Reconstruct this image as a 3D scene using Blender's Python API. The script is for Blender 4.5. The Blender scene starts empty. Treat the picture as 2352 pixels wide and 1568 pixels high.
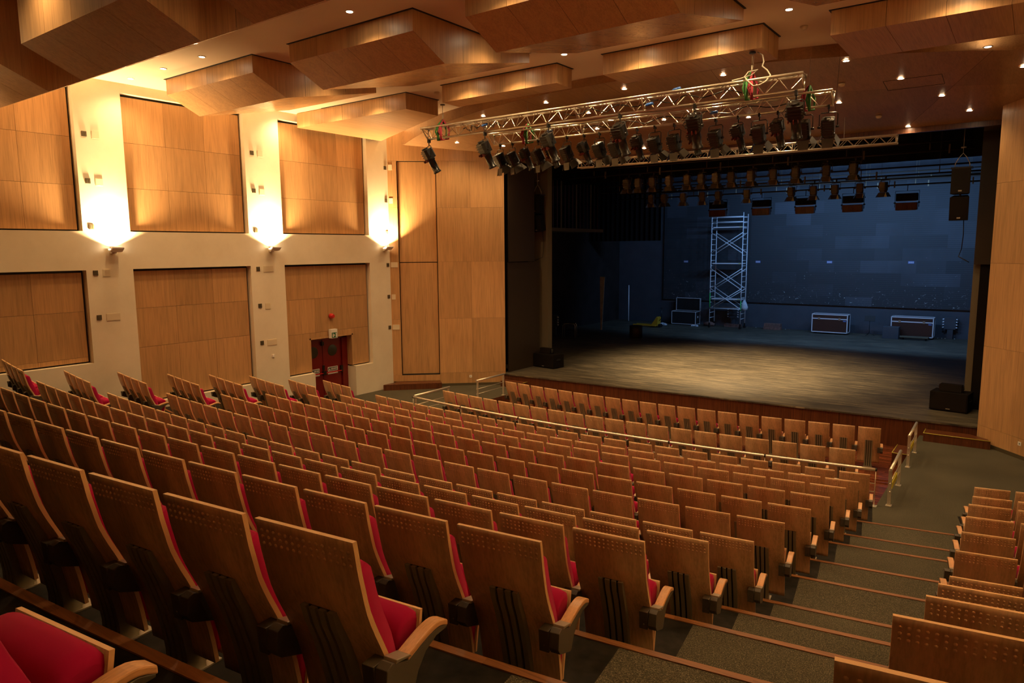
import bpy, bmesh, math, random
from mathutils import Vector, Matrix
C = bpy.context.scene.collection
random.seed(7)
PI = math.pi
sin, cos, rad = math.sin, math.cos, math.radians
# ------------------------------------------------------------------ camera
W_IMG = 2352
EYE = Vector((0, 0, 4.85))
YAW, PITCH, ROLL, FPX = rad(36.46573), rad(7.46185), rad(-0.44441), 1618.816
fw = Vector((-sin(YAW) * cos(PITCH), cos(YAW) * cos(PITCH), -sin(PITCH)))
r0 = Vector((cos(YAW), sin(YAW), 0)); u0 = r0.cross(fw)
cr = cos(ROLL) * r0 + sin(ROLL) * u0; cu = -sin(ROLL) * r0 + cos(ROLL) * u0
cam_d = bpy.data.cameras.new('camera'); cam = bpy.data.objects.new('camera', cam_d); C.objects.link(cam)
cam_d.sensor_width = 36; cam_d.lens = 36 * FPX / W_IMG; cam_d.clip_start = 0.05; cam_d.clip_end = 200
m = Matrix((cr, cu, -fw)).transposed().to_4x4(); m.translation = EYE; cam.matrix_world = m
bpy.context.scene.camera = cam
# ------------------------------------------------------------------ world, exposure
w = bpy.data.worlds.new('world'); bpy.context.scene.world = w; w.use_nodes = True
w.node_tree.nodes['Background'].inputs[0].default_value = (0.9, 0.55, 0.25, 1)
w.node_tree.nodes['Background'].inputs[1].default_value = 0.0
vs = bpy.context.scene.view_settings
vs.view_transform = 'Standard'; vs.look = 'None'; vs.gamma = 1; vs.exposure = 1.3
cy = bpy.context.scene.cycles
cy.max_bounces = 8; cy.diffuse_bounces = 5; cy.glossy_bounces = 3; cy.transmission_bounces = 3
cy.sample_clamp_indirect = 4.0; cy.use_light_tree = True; cy.blur_glossy = 1.0
# ------------------------------------------------------------------ lights of the hall
WARM = (1.0, 0.66, 0.31)
P_DOWN, P_SCONCE, P_STAGE, P_BLUE = 88.0, 118.0, 4200.0, 135.0
def spot(name, loc, power, aim=(0, 0, -1), size=140, blend=1.0, color=WARM, radius=0.04):
    d = bpy.data.lights.new(name, 'SPOT'); d.energy = power; d.color = color
    d.spot_size = rad(size); d.spot_blend = blend; d.shadow_soft_size = radius
    o = bpy.data.objects.new(name, d); C.objects.link(o); o.location = loc
    o.rotation_euler = Vector(aim).to_track_quat('-Z', 'Y').to_euler()
    return o
# ------------------------------------------------------------------ helpers
def tag(o, label=None, cat=None, group=None, kind=None):
    if label: o['label'] = label
    if cat: o['category'] = cat
    if group: o['group'] = group
    if kind: o['kind'] = kind
    return o
def empty(name, loc=(0, 0, 0), rz=0, label=None, cat=None, group=None):
    o = bpy.data.objects.new(name, None); C.objects.link(o); o.location = loc; o.rotation_euler = (0, 0, rz)
    o.empty_display_size = 0.1
    return tag(o, label, cat, group)
class MB:
    def __init__(s): s.bm = bmesh.new(); s.uv = s.bm.loops.layers.uv.new('uv'); s.mi = 0
    def face(s, pts, mi=None, uvs=None):
        vs_ = [s.bm.verts.new(p) for p in pts]
        f = s.bm.faces.new(vs_); f.material_index = s.mi if mi is None else mi
        if uvs:
            for l, q in zip(f.loops, uvs): l[s.uv].uv = q
        return f
    def hexa(s, p, mi=None):   # p: 8 points, bottom ring 0-3 ccw, top ring 4-7
        v = [s.bm.verts.new(q) for q in p]
        for f in ((3, 2, 1, 0), (4, 5, 6, 7), (0, 1, 5, 4), (1, 2, 6, 5), (2, 3, 7, 6), (3, 0, 4, 7)):
            g = s.bm.faces.new([v[i] for i in f]); g.material_index = s.mi if mi is None else mi
        return s
    def box(s, x0, x1, y0, y1, z0, z1, mi=None, M=None):
        p = [Vector(q) for q in ((x0, y0, z0), (x1, y0, z0), (x1, y1, z0), (x0, y1, z0), (x0, y0, z1), (x1, y0, z1), (x1, y1, z1), (x0, y1, z1))]
        if M is not None: p = [M @ q for q in p]
        return s.hexa(p, mi)
    def prism(s, poly, a, b, axis='x', mi=None, M=None):  # poly in the other two axes
        def mk(q, t):
            v = {'x': (t, q[0], q[1]), 'y': (q[0], t, q[1]), 'z': (q[0], q[1], t)}[axis]
            v = Vector(v); return M @ v if M is not None else v
        va = [s.bm.verts.new(mk(q, a)) for q in poly]; vb = [s.bm.verts.new(mk(q, b)) for q in poly]
        fs = [s.bm.faces.new(va), s.bm.faces.new(list(reversed(vb)))]
        n = len(poly)
        for i in range(n): fs.append(s.bm.faces.new((va[i], vb[i], vb[(i + 1) % n], va[(i + 1) % n])))
        for f in fs: f.material_index = s.mi if mi is None else mi
        return fs
    def tube(s, pts, r, n=8, mi=None, cap=True, M=None):
        pts = [Vector(p) for p in pts]
        if M is not None: pts = [M @ p for p in pts]
        rs = r if isinstance(r, (list, tuple)) else [r] * len(pts)
        rings = []; up = None
        for i, p in enumerate(pts):
            d = (pts[min(i + 1, len(pts) - 1)] - pts[max(i - 1, 0)])
            if d.length < 1e-9: d = Vector((0, 0, 1))
            d.normalize()
            if up is None or abs(d.dot(up)) > 0.95:
                up = Vector((0, 0, 1)) if abs(d.z) < 0.9 else Vector((1, 0, 0))
            a = d.cross(up).normalized(); b = a.cross(d).normalized(); up = b
            rings.append([s.bm.verts.new(p + rs[i] * (cos(2 * PI * k / n) * a + sin(2 * PI * k / n) * b)) for k in range(n)])
        for i in range(len(rings) - 1):
            for k in range(n):
                f = s.bm.faces.new((rings[i][k], rings[i][(k + 1) % n], rings[i + 1][(k + 1) % n], rings[i + 1][k]))
                f.material_index = s.mi if mi is None else mi; f.smooth = n > 5
        if cap:
            for rg in (list(reversed(rings[0])), rings[-1]):
                f = s.bm.faces.new(rg); f.material_index = s.mi if mi is None else mi
        return s
    def dome(s, c, r, axis, n=8, h=0.5, mi=None):
        c = Vector(c); z = Vector(axis).normalized(); x = z.orthogonal().normalized(); y = z.cross(x)
        ring = [[s.bm.verts.new(c + r * k * (cos(2 * PI * i / n) * x + sin(2 * PI * i / n) * y) + z * r * hh) for i in range(n)] for k, hh in ((1, 0), (0.75, h * 0.7))]
        t = s.bm.verts.new(c + z * r * h)
        for i in range(n):
            j = (i + 1) % n
            for f in (s.bm.faces.new((ring[0][i], ring[0][j], ring[1][j], ring[1][i])), s.bm.faces.new((ring[1][i], ring[1][j], t))):
                f.smooth = True; f.material_index = s.mi if mi is None else mi
    def build(s, name, mats, parent=None, label=None, cat=None, group=None, kind=None, bevel=0, seg=2, fix=True, loc=None, smooth=False):
        if fix: bmesh.ops.recalc_face_normals(s.bm, faces=s.bm.faces)
        me = bpy.data.meshes.new(name); s.bm.to_mesh(me); s.bm.free()
        for mm in (mats if isinstance(mats, (list, tuple)) else [mats]): me.materials.append(mm)
        if smooth:
            for p in me.polygons: p.use_smooth = True
        o = bpy.data.objects.new(name, me); C.objects.link(o)
        if parent: o.parent = parent
        if loc: o.location = loc
        if bevel:
            b = o.modifiers.new('bevel', 'BEVEL'); b.width = bevel; b.segments = seg; b.limit_method = 'ANGLE'; b.angle_limit = rad(40)
            b.harden_normals = False
        return tag(o, label, cat, group, kind)
def copy_tree(o, parent=None):
    c = o.copy(); C.objects.link(c)
    if parent: c.parent = parent; c.matrix_parent_inverse = o.matrix_parent_inverse
    for ch in list(o.children): copy_tree(ch, c)
    return c
ORD = ['first', 'second', 'third', 'fourth', 'fifth', 'sixth', 'seventh', 'eighth', 'ninth', 'tenth', 'eleventh', 'twelfth', 'thirteenth', 'fourteenth', 'fifteenth', 'sixteenth', 'seventeenth', 'eighteenth', 'nineteenth', 'twentieth', 'twenty-first', 'twenty-second']
# ------------------------------------------------------------------ materials
MATS = {}
def nt(name):
    mt = bpy.data.materials.new(name); mt.use_nodes = True; t = mt.node_tree
    b = t.nodes['Principled BSDF']; MATS[name] = mt
    return mt, t, b
def N(t, kind, **kw):
    n = t.nodes.new(kind)
    for k, v in kw.items():
        if k.startswith('i_'):
            key = k[2:]; key = int(key) if key.isdigit() else key.replace('_', ' ')
            n.inputs[key].default_value = v
        else: setattr(n, k, v)
    return n
def L(t, a, b): t.links.new(a, b)
def ramp(t, fac, stops):
    n = t.nodes.new('ShaderNodeValToRGB'); e = n.color_ramp.elements
    while len(e) < len(stops): e.new(0.5)
    for el, (p, c) in zip(e, stops): el.position = p; el.color = (*c, 1)
    L(t, fac, n.inputs[0]); return n
def plain(name, col, rough=0.5, metal=0, spec=0.5, bump=0, bscale=40, var=0.0):
    mt, t, b = nt(name)
    b.inputs['Base Color'].default_value = (*col, 1); b.inputs['Roughness'].default_value = rough
    b.inputs['Metallic'].default_value = metal; b.inputs['Specular IOR Level'].default_value = spec
    tc = N(t, 'ShaderNodeTexCoord')
    nz = N(t, 'ShaderNodeTexNoise', i_Scale=bscale, i_Detail=4.0); L(t, tc.outputs['Object'], nz.inputs['Vector'])
    if var:
        r = ramp(t, nz.outputs['Fac'], [(0.3, tuple(c * (1 - var) for c in col)), (0.7, tuple(min(1, c * (1 + var)) for c in col))]); L(t, r.outputs[0], b.inputs['Base Color'])
    if bump:
        bp = N(t, 'ShaderNodeBump', i_Strength=bump, i_Distance=0.01); L(t, nz.outputs['Fac'], bp.inputs['Height']); L(t, bp.outputs[0], b.inputs['Normal'])
    return mt
def wood(name, col, grain='z', rough=0.38, contrast=0.16, isl=0.12, coord='Object', scale=1.0, spec=0.4, fig=0.5):
    """veneer: fine grain stretched along one axis, cathedral figure, tone varying from sheet to sheet"""
    mt, t, b = nt(name)
    tc = N(t, 'ShaderNodeTexCoord')
    def mapped(lat, lon):
        s = {'x': (lon, lat, lat), 'y': (lat, lon, lat), 'z': (lat, lat, lon)}[grain]
        mp = N(t, 'ShaderNodeMapping'); mp.inputs['Scale'].default_value = tuple(q * scale for q in s)
        geo = N(t, 'ShaderNodeNewGeometry'); ad = N(t, 'ShaderNodeVectorMath', operation='ADD')
        cb = N(t, 'ShaderNodeCombineXYZ'); ml = N(t, 'ShaderNodeMath', operation='MULTIPLY'); ml.inputs[1].default_value = 37.0
        L(t, geo.outputs['Random Per Island'], ml.inputs[0])
        for i in range(3): L(t, ml.outputs[0], cb.inputs[i])
        L(t, tc.outputs[coord], mp.inputs[0]); L(t, mp.outputs[0], ad.inputs[0]); L(t, cb.outputs[0], ad.inputs[1])
        return ad.outputs[0], geo
    v1, geo = mapped(60, 1.5); n1 = N(t, 'ShaderNodeTexNoise', i_Scale=1.0, i_Detail=5.0, i_Roughness=0.6); L(t, v1, n1.inputs['Vector'])
    v2, _ = mapped(5.0, 0.35); n2 = N(t, 'ShaderNodeTexNoise', i_Scale=1.0, i_Detail=2.0, i_Distortion=0.6); L(t, v2, n2.inputs['Vector'])
    wv = N(t, 'ShaderNodeMath', operation='MULTIPLY'); wv.inputs[1].default_value = 26.0; L(t, n2.outputs['Fac'], wv.inputs[0])
    sn = N(t, 'ShaderNodeMath', operation='SINE'); L(t, wv.outputs[0], sn.inputs[0])
    mx = N(t, 'ShaderNodeMath', operation='MULTIPLY_ADD'); mx.inputs[1].default_value = 0.13 * fig; L(t, sn.outputs[0], mx.inputs[0]); L(t, n1.outputs['Fac'], mx.inputs[2])
    r = ramp(t, mx.outputs[0], [(0.28, tuple(c * (1 - contrast * 1.6) for c in col)), (0.52, col), (0.75, tuple(min(1, c * (1 + contrast)) for c in col))])
    hs = N(t, 'ShaderNodeHueSaturation'); mr = N(t, 'ShaderNodeMapRange'); mr.inputs['To Min'].default_value = 1 - isl; mr.inputs['To Max'].default_value = 1 + isl
    L(t, geo.outputs['Random Per Island'], mr.inputs['Value']); L(t, mr.outputs[0], hs.inputs['Value']); L(t, r.outputs[0], hs.inputs['Color'])
    L(t, hs.outputs[0], b.inputs['Base Color']); b.inputs['Roughness'].default_value = rough; b.inputs['Specular IOR Level'].default_value = spec
    bp = N(t, 'ShaderNodeBump', i_Strength=0.08, i_Distance=0.004); L(t, n1.outputs['Fac'], bp.inputs['Height']); L(t, bp.outputs[0], b.inputs['Normal'])
    return mt
OAK = (0.50, 0.285, 0.125)
M_oak = wood('oak_veneer_upright', OAK, 'z')
M_oak_y = wood('oak_veneer_lengthwise', OAK, 'y', rough=0.42)
M_oak_gloss = wood('oak_veneer_varnished', (0.46, 0.26, 0.11), 'y', rough=0.22)
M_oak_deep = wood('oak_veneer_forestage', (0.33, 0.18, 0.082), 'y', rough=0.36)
M_back = wood('seat_back_veneer', (0.69, 0.425, 0.225), 'z', rough=0.36, contrast=0.14, isl=0.0, scale=1.3, fig=0.7)
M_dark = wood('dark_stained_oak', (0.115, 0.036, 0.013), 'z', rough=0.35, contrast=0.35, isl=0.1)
M_pitfloor = wood('reddish_striped_boards', (0.17, 0.045, 0.018), 'x', rough=0.22, contrast=0.5, isl=0.25, scale=0.6)
M_arm = wood('beech_armrest', (0.72, 0.39, 0.18), 'y', rough=0.3, contrast=0.12, isl=0, scale=2)
# plywood edge: laminations across the thickness
mt, t, b = nt('plywood_edge'); uvn = N(t, 'ShaderNodeUVMap', uv_map='uv'); sp = N(t, 'ShaderNodeSeparateXYZ'); L(t, uvn.outputs[0], sp.inputs[0])
ml = N(t, 'ShaderNodeMath', operation='MULTIPLY'); ml.inputs[1].default_value = 2 * PI * 5; L(t, sp.outputs['Y'], ml.inputs[0])
sn = N(t, 'ShaderNodeMath', operation='SINE'); L(t, ml.outputs[0], sn.inputs[0])
r = ramp(t, sn.outputs[0], [(0.0, (0.85, 0.54, 0.27)), (0.8, (0.85, 0.54, 0.27)), (1.0, (0.50, 0.28, 0.12))]); L(t, r.outputs[0], b.inputs['Base Color']); b.inputs['Roughness'].default_value = 0.4
M_ply = mt
def velvet(name, col):
    mt, t, b = nt(name); b.inputs['Base Color'].default_value = (*col, 1); b.inputs['Roughness'].default_value = 0.9
    b.inputs['Sheen Weight'].default_value = 0.12; b.inputs['Sheen Tint'].default_value = (1, 0.35, 0.4, 1); b.inputs['Specular IOR Level'].default_value = 0.15
    tc = N(t, 'ShaderNodeTexCoord'); nz = N(t, 'ShaderNodeTexNoise', i_Scale=14.0, i_Detail=6.0); L(t, tc.outputs['Object'], nz.inputs[0])
    bp = N(t, 'ShaderNodeBump', i_Strength=0.12, i_Distance=0.01); L(t, nz.outputs['Fac'], bp.inputs['Height']); L(t, bp.outputs[0], b.inputs['Normal'])
    return mt
M_red = velvet('crimson_upholstery', (0.36, 0.004, 0.055))
M_plastic = plain('charcoal_moulded_plastic', (0.075, 0.062, 0.045), 0.45, bump=0.05, bscale=200)
M_ped = plain('olive_black_pedestal_paint', (0.27, 0.24, 0.16), 0.42)
M_groove = plain('black_groove', (0.008, 0.007, 0.006), 0.6)
M_alu = plain('grey_cast_aluminium', (0.42, 0.36, 0.27), 0.42, metal=0.6)
M_steel = plain('brushed_stainless_steel', (0.80, 0.74, 0.60), 0.34, metal=0.7)
M_truss = plain('truss_aluminium', (0.66, 0.60, 0.50), 0.3, metal=0.9, var=0.15, bscale=8)
M_scaf = plain('scaffold_aluminium', (0.85, 0.88, 0.92), 0.45, metal=0.1)
M_plaster = None
mt, t, b = nt('cream_plaster'); tc = N(t, 'ShaderNodeTexCoord')
n1 = N(t, 'ShaderNodeTexNoise', i_Scale=0.9, i_Detail=8.0, i_Roughness=0.65); L(t, tc.outputs['Object'], n1.inputs[0])
mp = N(t, 'ShaderNodeMapping'); mp.inputs['Scale'].default_value = (1, 5.0, 1.2); L(t, tc.outputs['Object'], mp.inputs[0])
n2 = N(t, 'ShaderNodeTexNoise', i_Scale=1.6, i_Detail=9.0, i_Roughness=0.75, i_Distortion=1.2); L(t, mp.outputs[0], n2.inputs[0])
r = ramp(t, n1.outputs['Fac'], [(0.3, (0.70, 0.62, 0.47)), (0.7, (0.80, 0.72, 0.56))])
r2 = ramp(t, n2.outputs['Fac'], [(0.0, (0.78, 0.78, 0.78)), (0.30, (0.9, 0.9, 0.9)), (0.36, (1, 1, 1))])
mx = N(t, 'ShaderNodeMix', data_type='RGBA', blend_type='MULTIPLY'); mx.inputs[0].default_value = 1; L(t, r.outputs[0], mx.inputs[6]); L(t, r2.outputs[0], mx.inputs[7])
L(t, mx.outputs[2], b.inputs['Base Color']); b.inputs['Roughness'].default_value = 0.85; b.inputs['Specular IOR Level'].default_value = 0.2
M_plaster = mt
M_ceil = plain('off_white_ceiling_paint', (0.78, 0.65, 0.48), 0.9, spec=0.2, var=0.03, bscale=0.6)
M_void = plain('black_cloth', (0.010, 0.008, 0.007), 0.95, spec=0.1)
M_blackwall = plain('black_wall_paint', (0.022, 0.016, 0.014), 0.8, spec=0.2, var=0.3, bscale=1.2)
M_brownblack = plain('dark_brown_masking_panel', (0.035, 0.022, 0.012), 0.6, spec=0.3)
M_column = plain('grey_brown_column_paint', (0.15, 0.12, 0.075), 0.75, spec=0.2)
M_black = plain('black_gloss_metal', (0.009, 0.008, 0.007), 0.3, spec=0.5)
M_gel = plain('dark_red_gel_edge', (0.11, 0.012, 0.006), 0.4)
M_lens = plain('lens_glass', (0.16, 0.11, 0.06), 0.06, spec=0.9)
M_barn = plain('barn_door_sheet', (0.045, 0.035, 0.024), 0.35, metal=0.3)
M_spk = plain('black_speaker_grille', (0.009, 0.006, 0.004), 0.75, spec=0.12, bump=0.3, bscale=300)
M_white = plain('white_plastic', (0.75, 0.72, 0.66), 0.5)
M_cream = plain('cream_cover_plate', (0.66, 0.57, 0.40), 0.6)
M_boxgrey = plain('olive_metal_box', (0.10, 0.08, 0.045), 0.45, metal=0.3)
M_reddoor = plain('dark_red_door_paint', (0.16, 0.006, 0.004), 0.28, spec=0.6)
M_glassdk = plain('dark_porthole_glass', (0.035, 0.028, 0.014), 0.08, spec=0.8)
M_redbar = plain('bright_red_push_bar', (0.55, 0.02, 0.02), 0.35)
M_green = plain('green_sign_face', (0.02, 0.13, 0.05), 0.4)
M_greencloth = plain('green_round_sling', (0.03, 0.16, 0.03), 0.8)
M_redcloth = plain('red_round_sling', (0.30, 0.02, 0.04), 0.8)
M_blueplug = plain('blue_plug', (0.03, 0.12, 0.45), 0.4)
M_rope = plain('white_rope', (0.45, 0.40, 0.32), 0.8)
M_yellow = plain('yellow_tape', (0.75, 0.68, 0.04), 0.5)
M_ywood = plain('yellow_nosing_strip', (0.50, 0.42, 0.06), 0.5)
M_forklift = plain('yellow_truck_paint', (0.62, 0.33, 0.02), 0.4)
M_tyre = plain('black_rubber', (0.015, 0.015, 0.015), 0.6)
M_case = plain('brown_laminate', (0.055, 0.022, 0.015), 0.45)
M_caseint = plain('black_foam', (0.012, 0.009, 0.008), 0.9)
M_trim = plain('bright_aluminium_edging', (0.85, 0.85, 0.88), 0.45, metal=0.1)
M_brick = plain('weathered_wood_block', (0.20, 0.10, 0.075), 0.8, var=0.35, bscale=10)
M_sack = plain('white_cloth_sack', (0.62, 0.64, 0.68), 0.9, var=0.3, bscale=30)
M_ink = plain('dark_lettering', (0.02, 0.03, 0.02), 0.6)
M_bluelabel = plain('blue_label', (0.16, 0.24, 0.55), 0.5)
M_greentape = plain('green_tape', (0.05, 0.55, 0.12), 0.5)
M_slat = plain('pale_timber', (0.42, 0.30, 0.17), 0.7, var=0.2, bscale=6)
# carpet
mt, t, b = nt('speckled_grey_carpet'); tc = N(t, 'ShaderNodeTexCoord')
n1 = N(t, 'ShaderNodeTexNoise', i_Scale=130.0, i_Detail=3.0, i_Roughness=0.7); L(t, tc.outputs['Object'], n1.inputs[0])
n2 = N(t, 'ShaderNodeTexNoise', i_Scale=1.1, i_Detail=4.0); L(t, tc.outputs['Object'], n2.inputs[0])
r = ramp(t, n1.outputs['Fac'], [(0.36, (0.040, 0.037, 0.026)), (0.56, (0.108, 0.098, 0.068)), (0.68, (0.28, 0.24, 0.165))])
r2 = ramp(t, n2.outputs['Fac'], [(0.3, (0.8, 0.8, 0.8)), (0.7, (1, 1, 1))])
mx = N(t, 'ShaderNodeMix', data_type='RGBA', blend_type='MULTIPLY'); mx.inputs[0].default_value = 1; L(t, r.outputs[0], mx.inputs[6]); L(t, r2.outputs[0], mx.inputs[7])
L(t, mx.outputs[2], b.inputs['Base Color']); b.inputs['Roughness'].default_value = 0.95; b.inputs['Specular IOR Level'].default_value = 0.1
bp = N(t, 'ShaderNodeBump', i_Strength=0.5, i_Distance=0.006); L(t, n1.outputs['Fac'], bp.inputs['Height']); L(t, bp.outputs[0], b.inputs['Normal'])
M_carpet = mt
M_lino = plain('dark_marbled_lino', (0.013, 0.011, 0.008), 0.7, spec=0.15, var=0.7, bscale=9)
M_nosing = wood('stair_nosing_wood', (0.27, 0.115, 0.045), 'x', rough=0.4, contrast=0.25)
# stage floor: worn black boards running across
mt, t, b = nt('worn_stage_boards'); tc = N(t, 'ShaderNodeTexCoord')
def mapn(t, tc, sc, **kw):
    mp = N(t, 'ShaderNodeMapping'); mp.inputs['Scale'].default_value = sc; L(t, tc.outputs['Object'], mp.inputs[0])
    n = N(t, 'ShaderNodeTexNoise', **kw); L(t, mp.outputs[0], n.inputs[0]); return n
na = mapn(t, tc, (0.7, 14, 1), i_Scale=1.4, i_Detail=8.0, i_Roughness=0.7)
nb = mapn(t, tc, (0.35, 45, 1), i_Scale=1.0, i_Detail=3.0, i_Roughness=0.6)
nc = mapn(t, tc, (1, 1, 1), i_Scale=0.5, i_Detail=6.0, i_Roughness=0.7)
r = ramp(t, na.outputs['Fac'], [(0.33, (0.030, 0.027, 0.022)), (0.52, (0.11, 0.092, 0.064)), (0.68, (0.29, 0.23, 0.145))])
r2 = ramp(t, nb.outputs['Fac'], [(0.62, (0, 0, 0)), (0.70, (0.22, 0.17, 0.11))])
r3 = ramp(t, nc.outputs['Fac'], [(0.3, (0.6, 0.6, 0.6)), (0.65, (1, 1, 1))])
ad = N(t, 'ShaderNodeMix', data_type='RGBA', blend_type='ADD'); ad.inputs[0].default_value = 1; L(t, r.outputs[0], ad.inputs[6]); L(t, r2.outputs[0], ad.inputs[7])
mx = N(t, 'ShaderNodeMix', data_type='RGBA', blend_type='MULTIPLY'); mx.inputs[0].default_value = 1; L(t, ad.outputs[2], mx.inputs[6]); L(t, r3.outputs[0], mx.inputs[7])
L(t, mx.outputs[2], b.inputs['Base Color']); b.inputs['Roughness'].default_value = 0.5; b.inputs['Specular IOR Level'].default_value = 0.35
M_stage = mt
# back wall of the stage: near-black boards with paler repainted patches
mt, t, b = nt('black_slatted_stage_wall'); tc = N(t, 'ShaderNodeTexCoord')
def brick(sc, w_, h_, off):
    mp = N(t, 'ShaderNodeMapping'); mp.inputs['Rotation'].default_value = (rad(-90), 0, 0); mp.inputs['Location'].default_value = (off, off * .7, 0); L(t, tc.outputs['Object'], mp.inputs[0])
    bn = N(t, 'ShaderNodeTexBrick', i_Scale=sc); bn.inputs['Brick Width'].default_value = w_; bn.inputs['Row Height'].default_value = h_; bn.inputs['Mortar Size'].default_value = 0.0
    bn.inputs['Color1'].default_value = (0, 0, 0, 1); bn.inputs['Color2'].default_value = (1, 1, 1, 1); bn.inputs['Bias'].default_value = -0.35; L(t, mp.outputs[0], bn.inputs[0]); return bn
b1 = brick(1.0, 1.25, 0.62, 0.3)
nz = N(t, 'ShaderNodeTexNoise', i_Scale=0.35, i_Detail=3.0); L(t, tc.outputs['Object'], nz.inputs[0])
md = N(t, 'ShaderNodeMath', operation='MULTIPLY'); L(t, b1.outputs['Color'], md.inputs[0]); L(t, nz.outputs['Fac'], md.inputs[1])
r = ramp(t, md.outputs[0], [(0.15, (0.034, 0.040, 0.046)), (0.32, (0.062, 0.072, 0.086)), (0.5, (0.088, 0.104, 0.128))])
ln = N(t, 'ShaderNodeTexWave', wave_type='BANDS', bands_direction='Z', i_Scale=3.2, i_Distortion=0.4, i_Detail=2.0); L(t, tc.outputs['Object'], ln.inputs[0])
r2 = ramp(t, ln.outputs['Fac'], [(0.0, (0.66, 0.66, 0.66)), (0.3, (1, 1, 1))])
mx = N(t, 'ShaderNodeMix', data_type='RGBA', blend_type='MULTIPLY'); mx.inputs[0].default_value = 1; L(t, r.outputs[0], mx.inputs[6]); L(t, r2.outputs[0], mx.inputs[7])
# chips in the paint: a band of knocks between one and three metres up
mp = N(t, 'ShaderNodeMapping'); mp.inputs['Scale'].default_value = (2.2, 1, 3.0); L(t, tc.outputs['Object'], mp.inputs[0])
n3 = N(t, 'ShaderNodeTexNoise', i_Scale=2.6, i_Detail=6.0, i_Roughness=0.8, i_Distortion=1.5); L(t, mp.outputs[0], n3.inputs[0])
r3 = ramp(t, n3.outputs['Fac'], [(0.655, (0, 0, 0)), (0.668, (0.8, 0.9, 0.85))])
ad = N(t, 'ShaderNodeMix', data_type='RGBA', blend_type='ADD'); ad.inputs[0].default_value = 1; L(t, mx.outputs[2], ad.inputs[6]); L(t, r3.outputs[0], ad.inputs[7])
L(t, ad.outputs[2], b.inputs['Base Color']); b.inputs['Roughness'].default_value = 0.6
spz = N(t, 'ShaderNodeSeparateXYZ'); L(t, tc.outputs['Object'], spz.inputs[0]); mz = N(t, 'ShaderNodeMapRange'); mz.inputs['From Min'].default_value = 4.6; mz.inputs['From Max'].default_value = 1.8; mz.inputs['To Min'].default_value = -0.05; mz.inputs['To Max'].default_value = 0.035
L(t, spz.outputs['Z'], mz.inputs[0]); az = N(t, 'ShaderNodeMath', operation='ADD'); L(t, n3.outputs['Fac'], az.inputs[0]); L(t, mz.outputs[0], az.inputs[1]); L(t, az.outputs[0], r3.inputs[0])
M_backwall = mt
M_navy = plain('slate_painted_plinth', (0.060, 0.070, 0.085), 0.6, var=0.12, bscale=1.5)
def emit(name, col, s):
    mt, t, b = nt(name); b.inputs['Base Color'].default_value = (*col, 1); b.inputs['Emission Color'].default_value = (*col, 1); b.inputs['Emission Strength'].default_value = s; return mt
M_lamp = emit('lit_lamp', (1.0, 0.80, 0.50), 60)
M_tube = emit('lit_sconce_tube', (1.0, 0.85, 0.6), 25)
# ------------------------------------------------------------------ room constants
XL, XR, ZC = -18.10, 2.10, 8.9
CX, CY = -8.561, 53.382
ROWS = {0: (53.46, 4.27, .1185), 1: (52.305, 3.863, .12043), 2: (51.149, 3.451, .12278), 3: (50.047, 3.063, .12577), 4: (48.884, 2.644, .12814), 5: (47.749, 2.240, .13106), 6: (46.627, 2.035, .13347), 7: (45.455, 1.810, .13649), 8: (44.362, 1.624, .13931), 9: (43.193, 1.409, .14235), 10: (42.216, 1.225, .14562), 11: (41.016, 1.010, .14909), 12: (38.814, 0.826, .14151), 13: (35.834, 0.6246, .15316)}
SEAT_H = 1.0
FL = {k: max(0.0, v[1] - SEAT_H) for k, v in ROWS.items()}; FL[11] = 0.0; FL[12] = -0.19; FL[13] = -0.39
def pol(r, th, z): return (CX + r * sin(th), CY - r * cos(th), z)
def edge_r(k): return ROWS[k][0] + 0.15      # rear edge of tier k
# ------------------------------------------------------------------ floor tiers
def th_at(r, x): return math.asin((x - CX) / r)
def tier(k, r_in, r_out, z, zlow, name='floor', carpet_only=False):
    mb = MB(); a = ROWS[min(max(k, 0), 11)][2]; rr = ROWS[min(max(k, 0), 11)][0]
    marks = [(th_at(r_in, XL), None)]
    segs = []
    b0, b1 = a - 21 * .55 / rr - .02 / rr, a + .56 / rr
    l1 = a - (23.48 * .55) / rr; rt = a + 1.98 / rr
    def run(t0, t1, mi, n):
        for i in range(n):
            u0, u1 = t0 + (t1 - t0) * i / n, t0 + (t1 - t0) * (i + 1) / n
            def P(r, u, zz):
                x, y, _ = pol(r, u, zz); 
                if x < XL + .001: x = XL
                if x > XR - .001: x = XR
                return (x, y, zz)
            mb.face([P(r_out, u0, z), P(r_out, u1, z), P(r_in, u1, z), P(r_in, u0, z)], mi)
            mb.face([P(r_in, u0, z), P(r_in, u1, z), P(r_in, u1, zlow), P(r_in, u0, zlow)], mi)
    tl, tr_ = th_at(r_out, XL) - .0, th_at(r_in, XR) + .004
    tl = th_at(r_in, XL) - .002
    if carpet_only: run(tl, tr_, 0, 40)
    else:
        run(tl, l1, 1, 8); run(l1, b0, 0, 4); run(b0, b1, 1, 30); run(b1, rt, 0, 4); run(rt, tr_, 1, 6)
    return mb.build(name, [M_carpet, M_lino], kind='structure')
for k in range(0, 11):
    tier(k, edge_r(k + 1), edge_r(k), FL[k], FL[k + 1])
tier(0, edge_r(0), 54.6, 3.68, FL[0]); tier(0, 54.6, 57.5, 4.08, 3.68, carpet_only=True)
tier(11, 39.55, edge_r(11), 0.0, -0.2)
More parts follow.
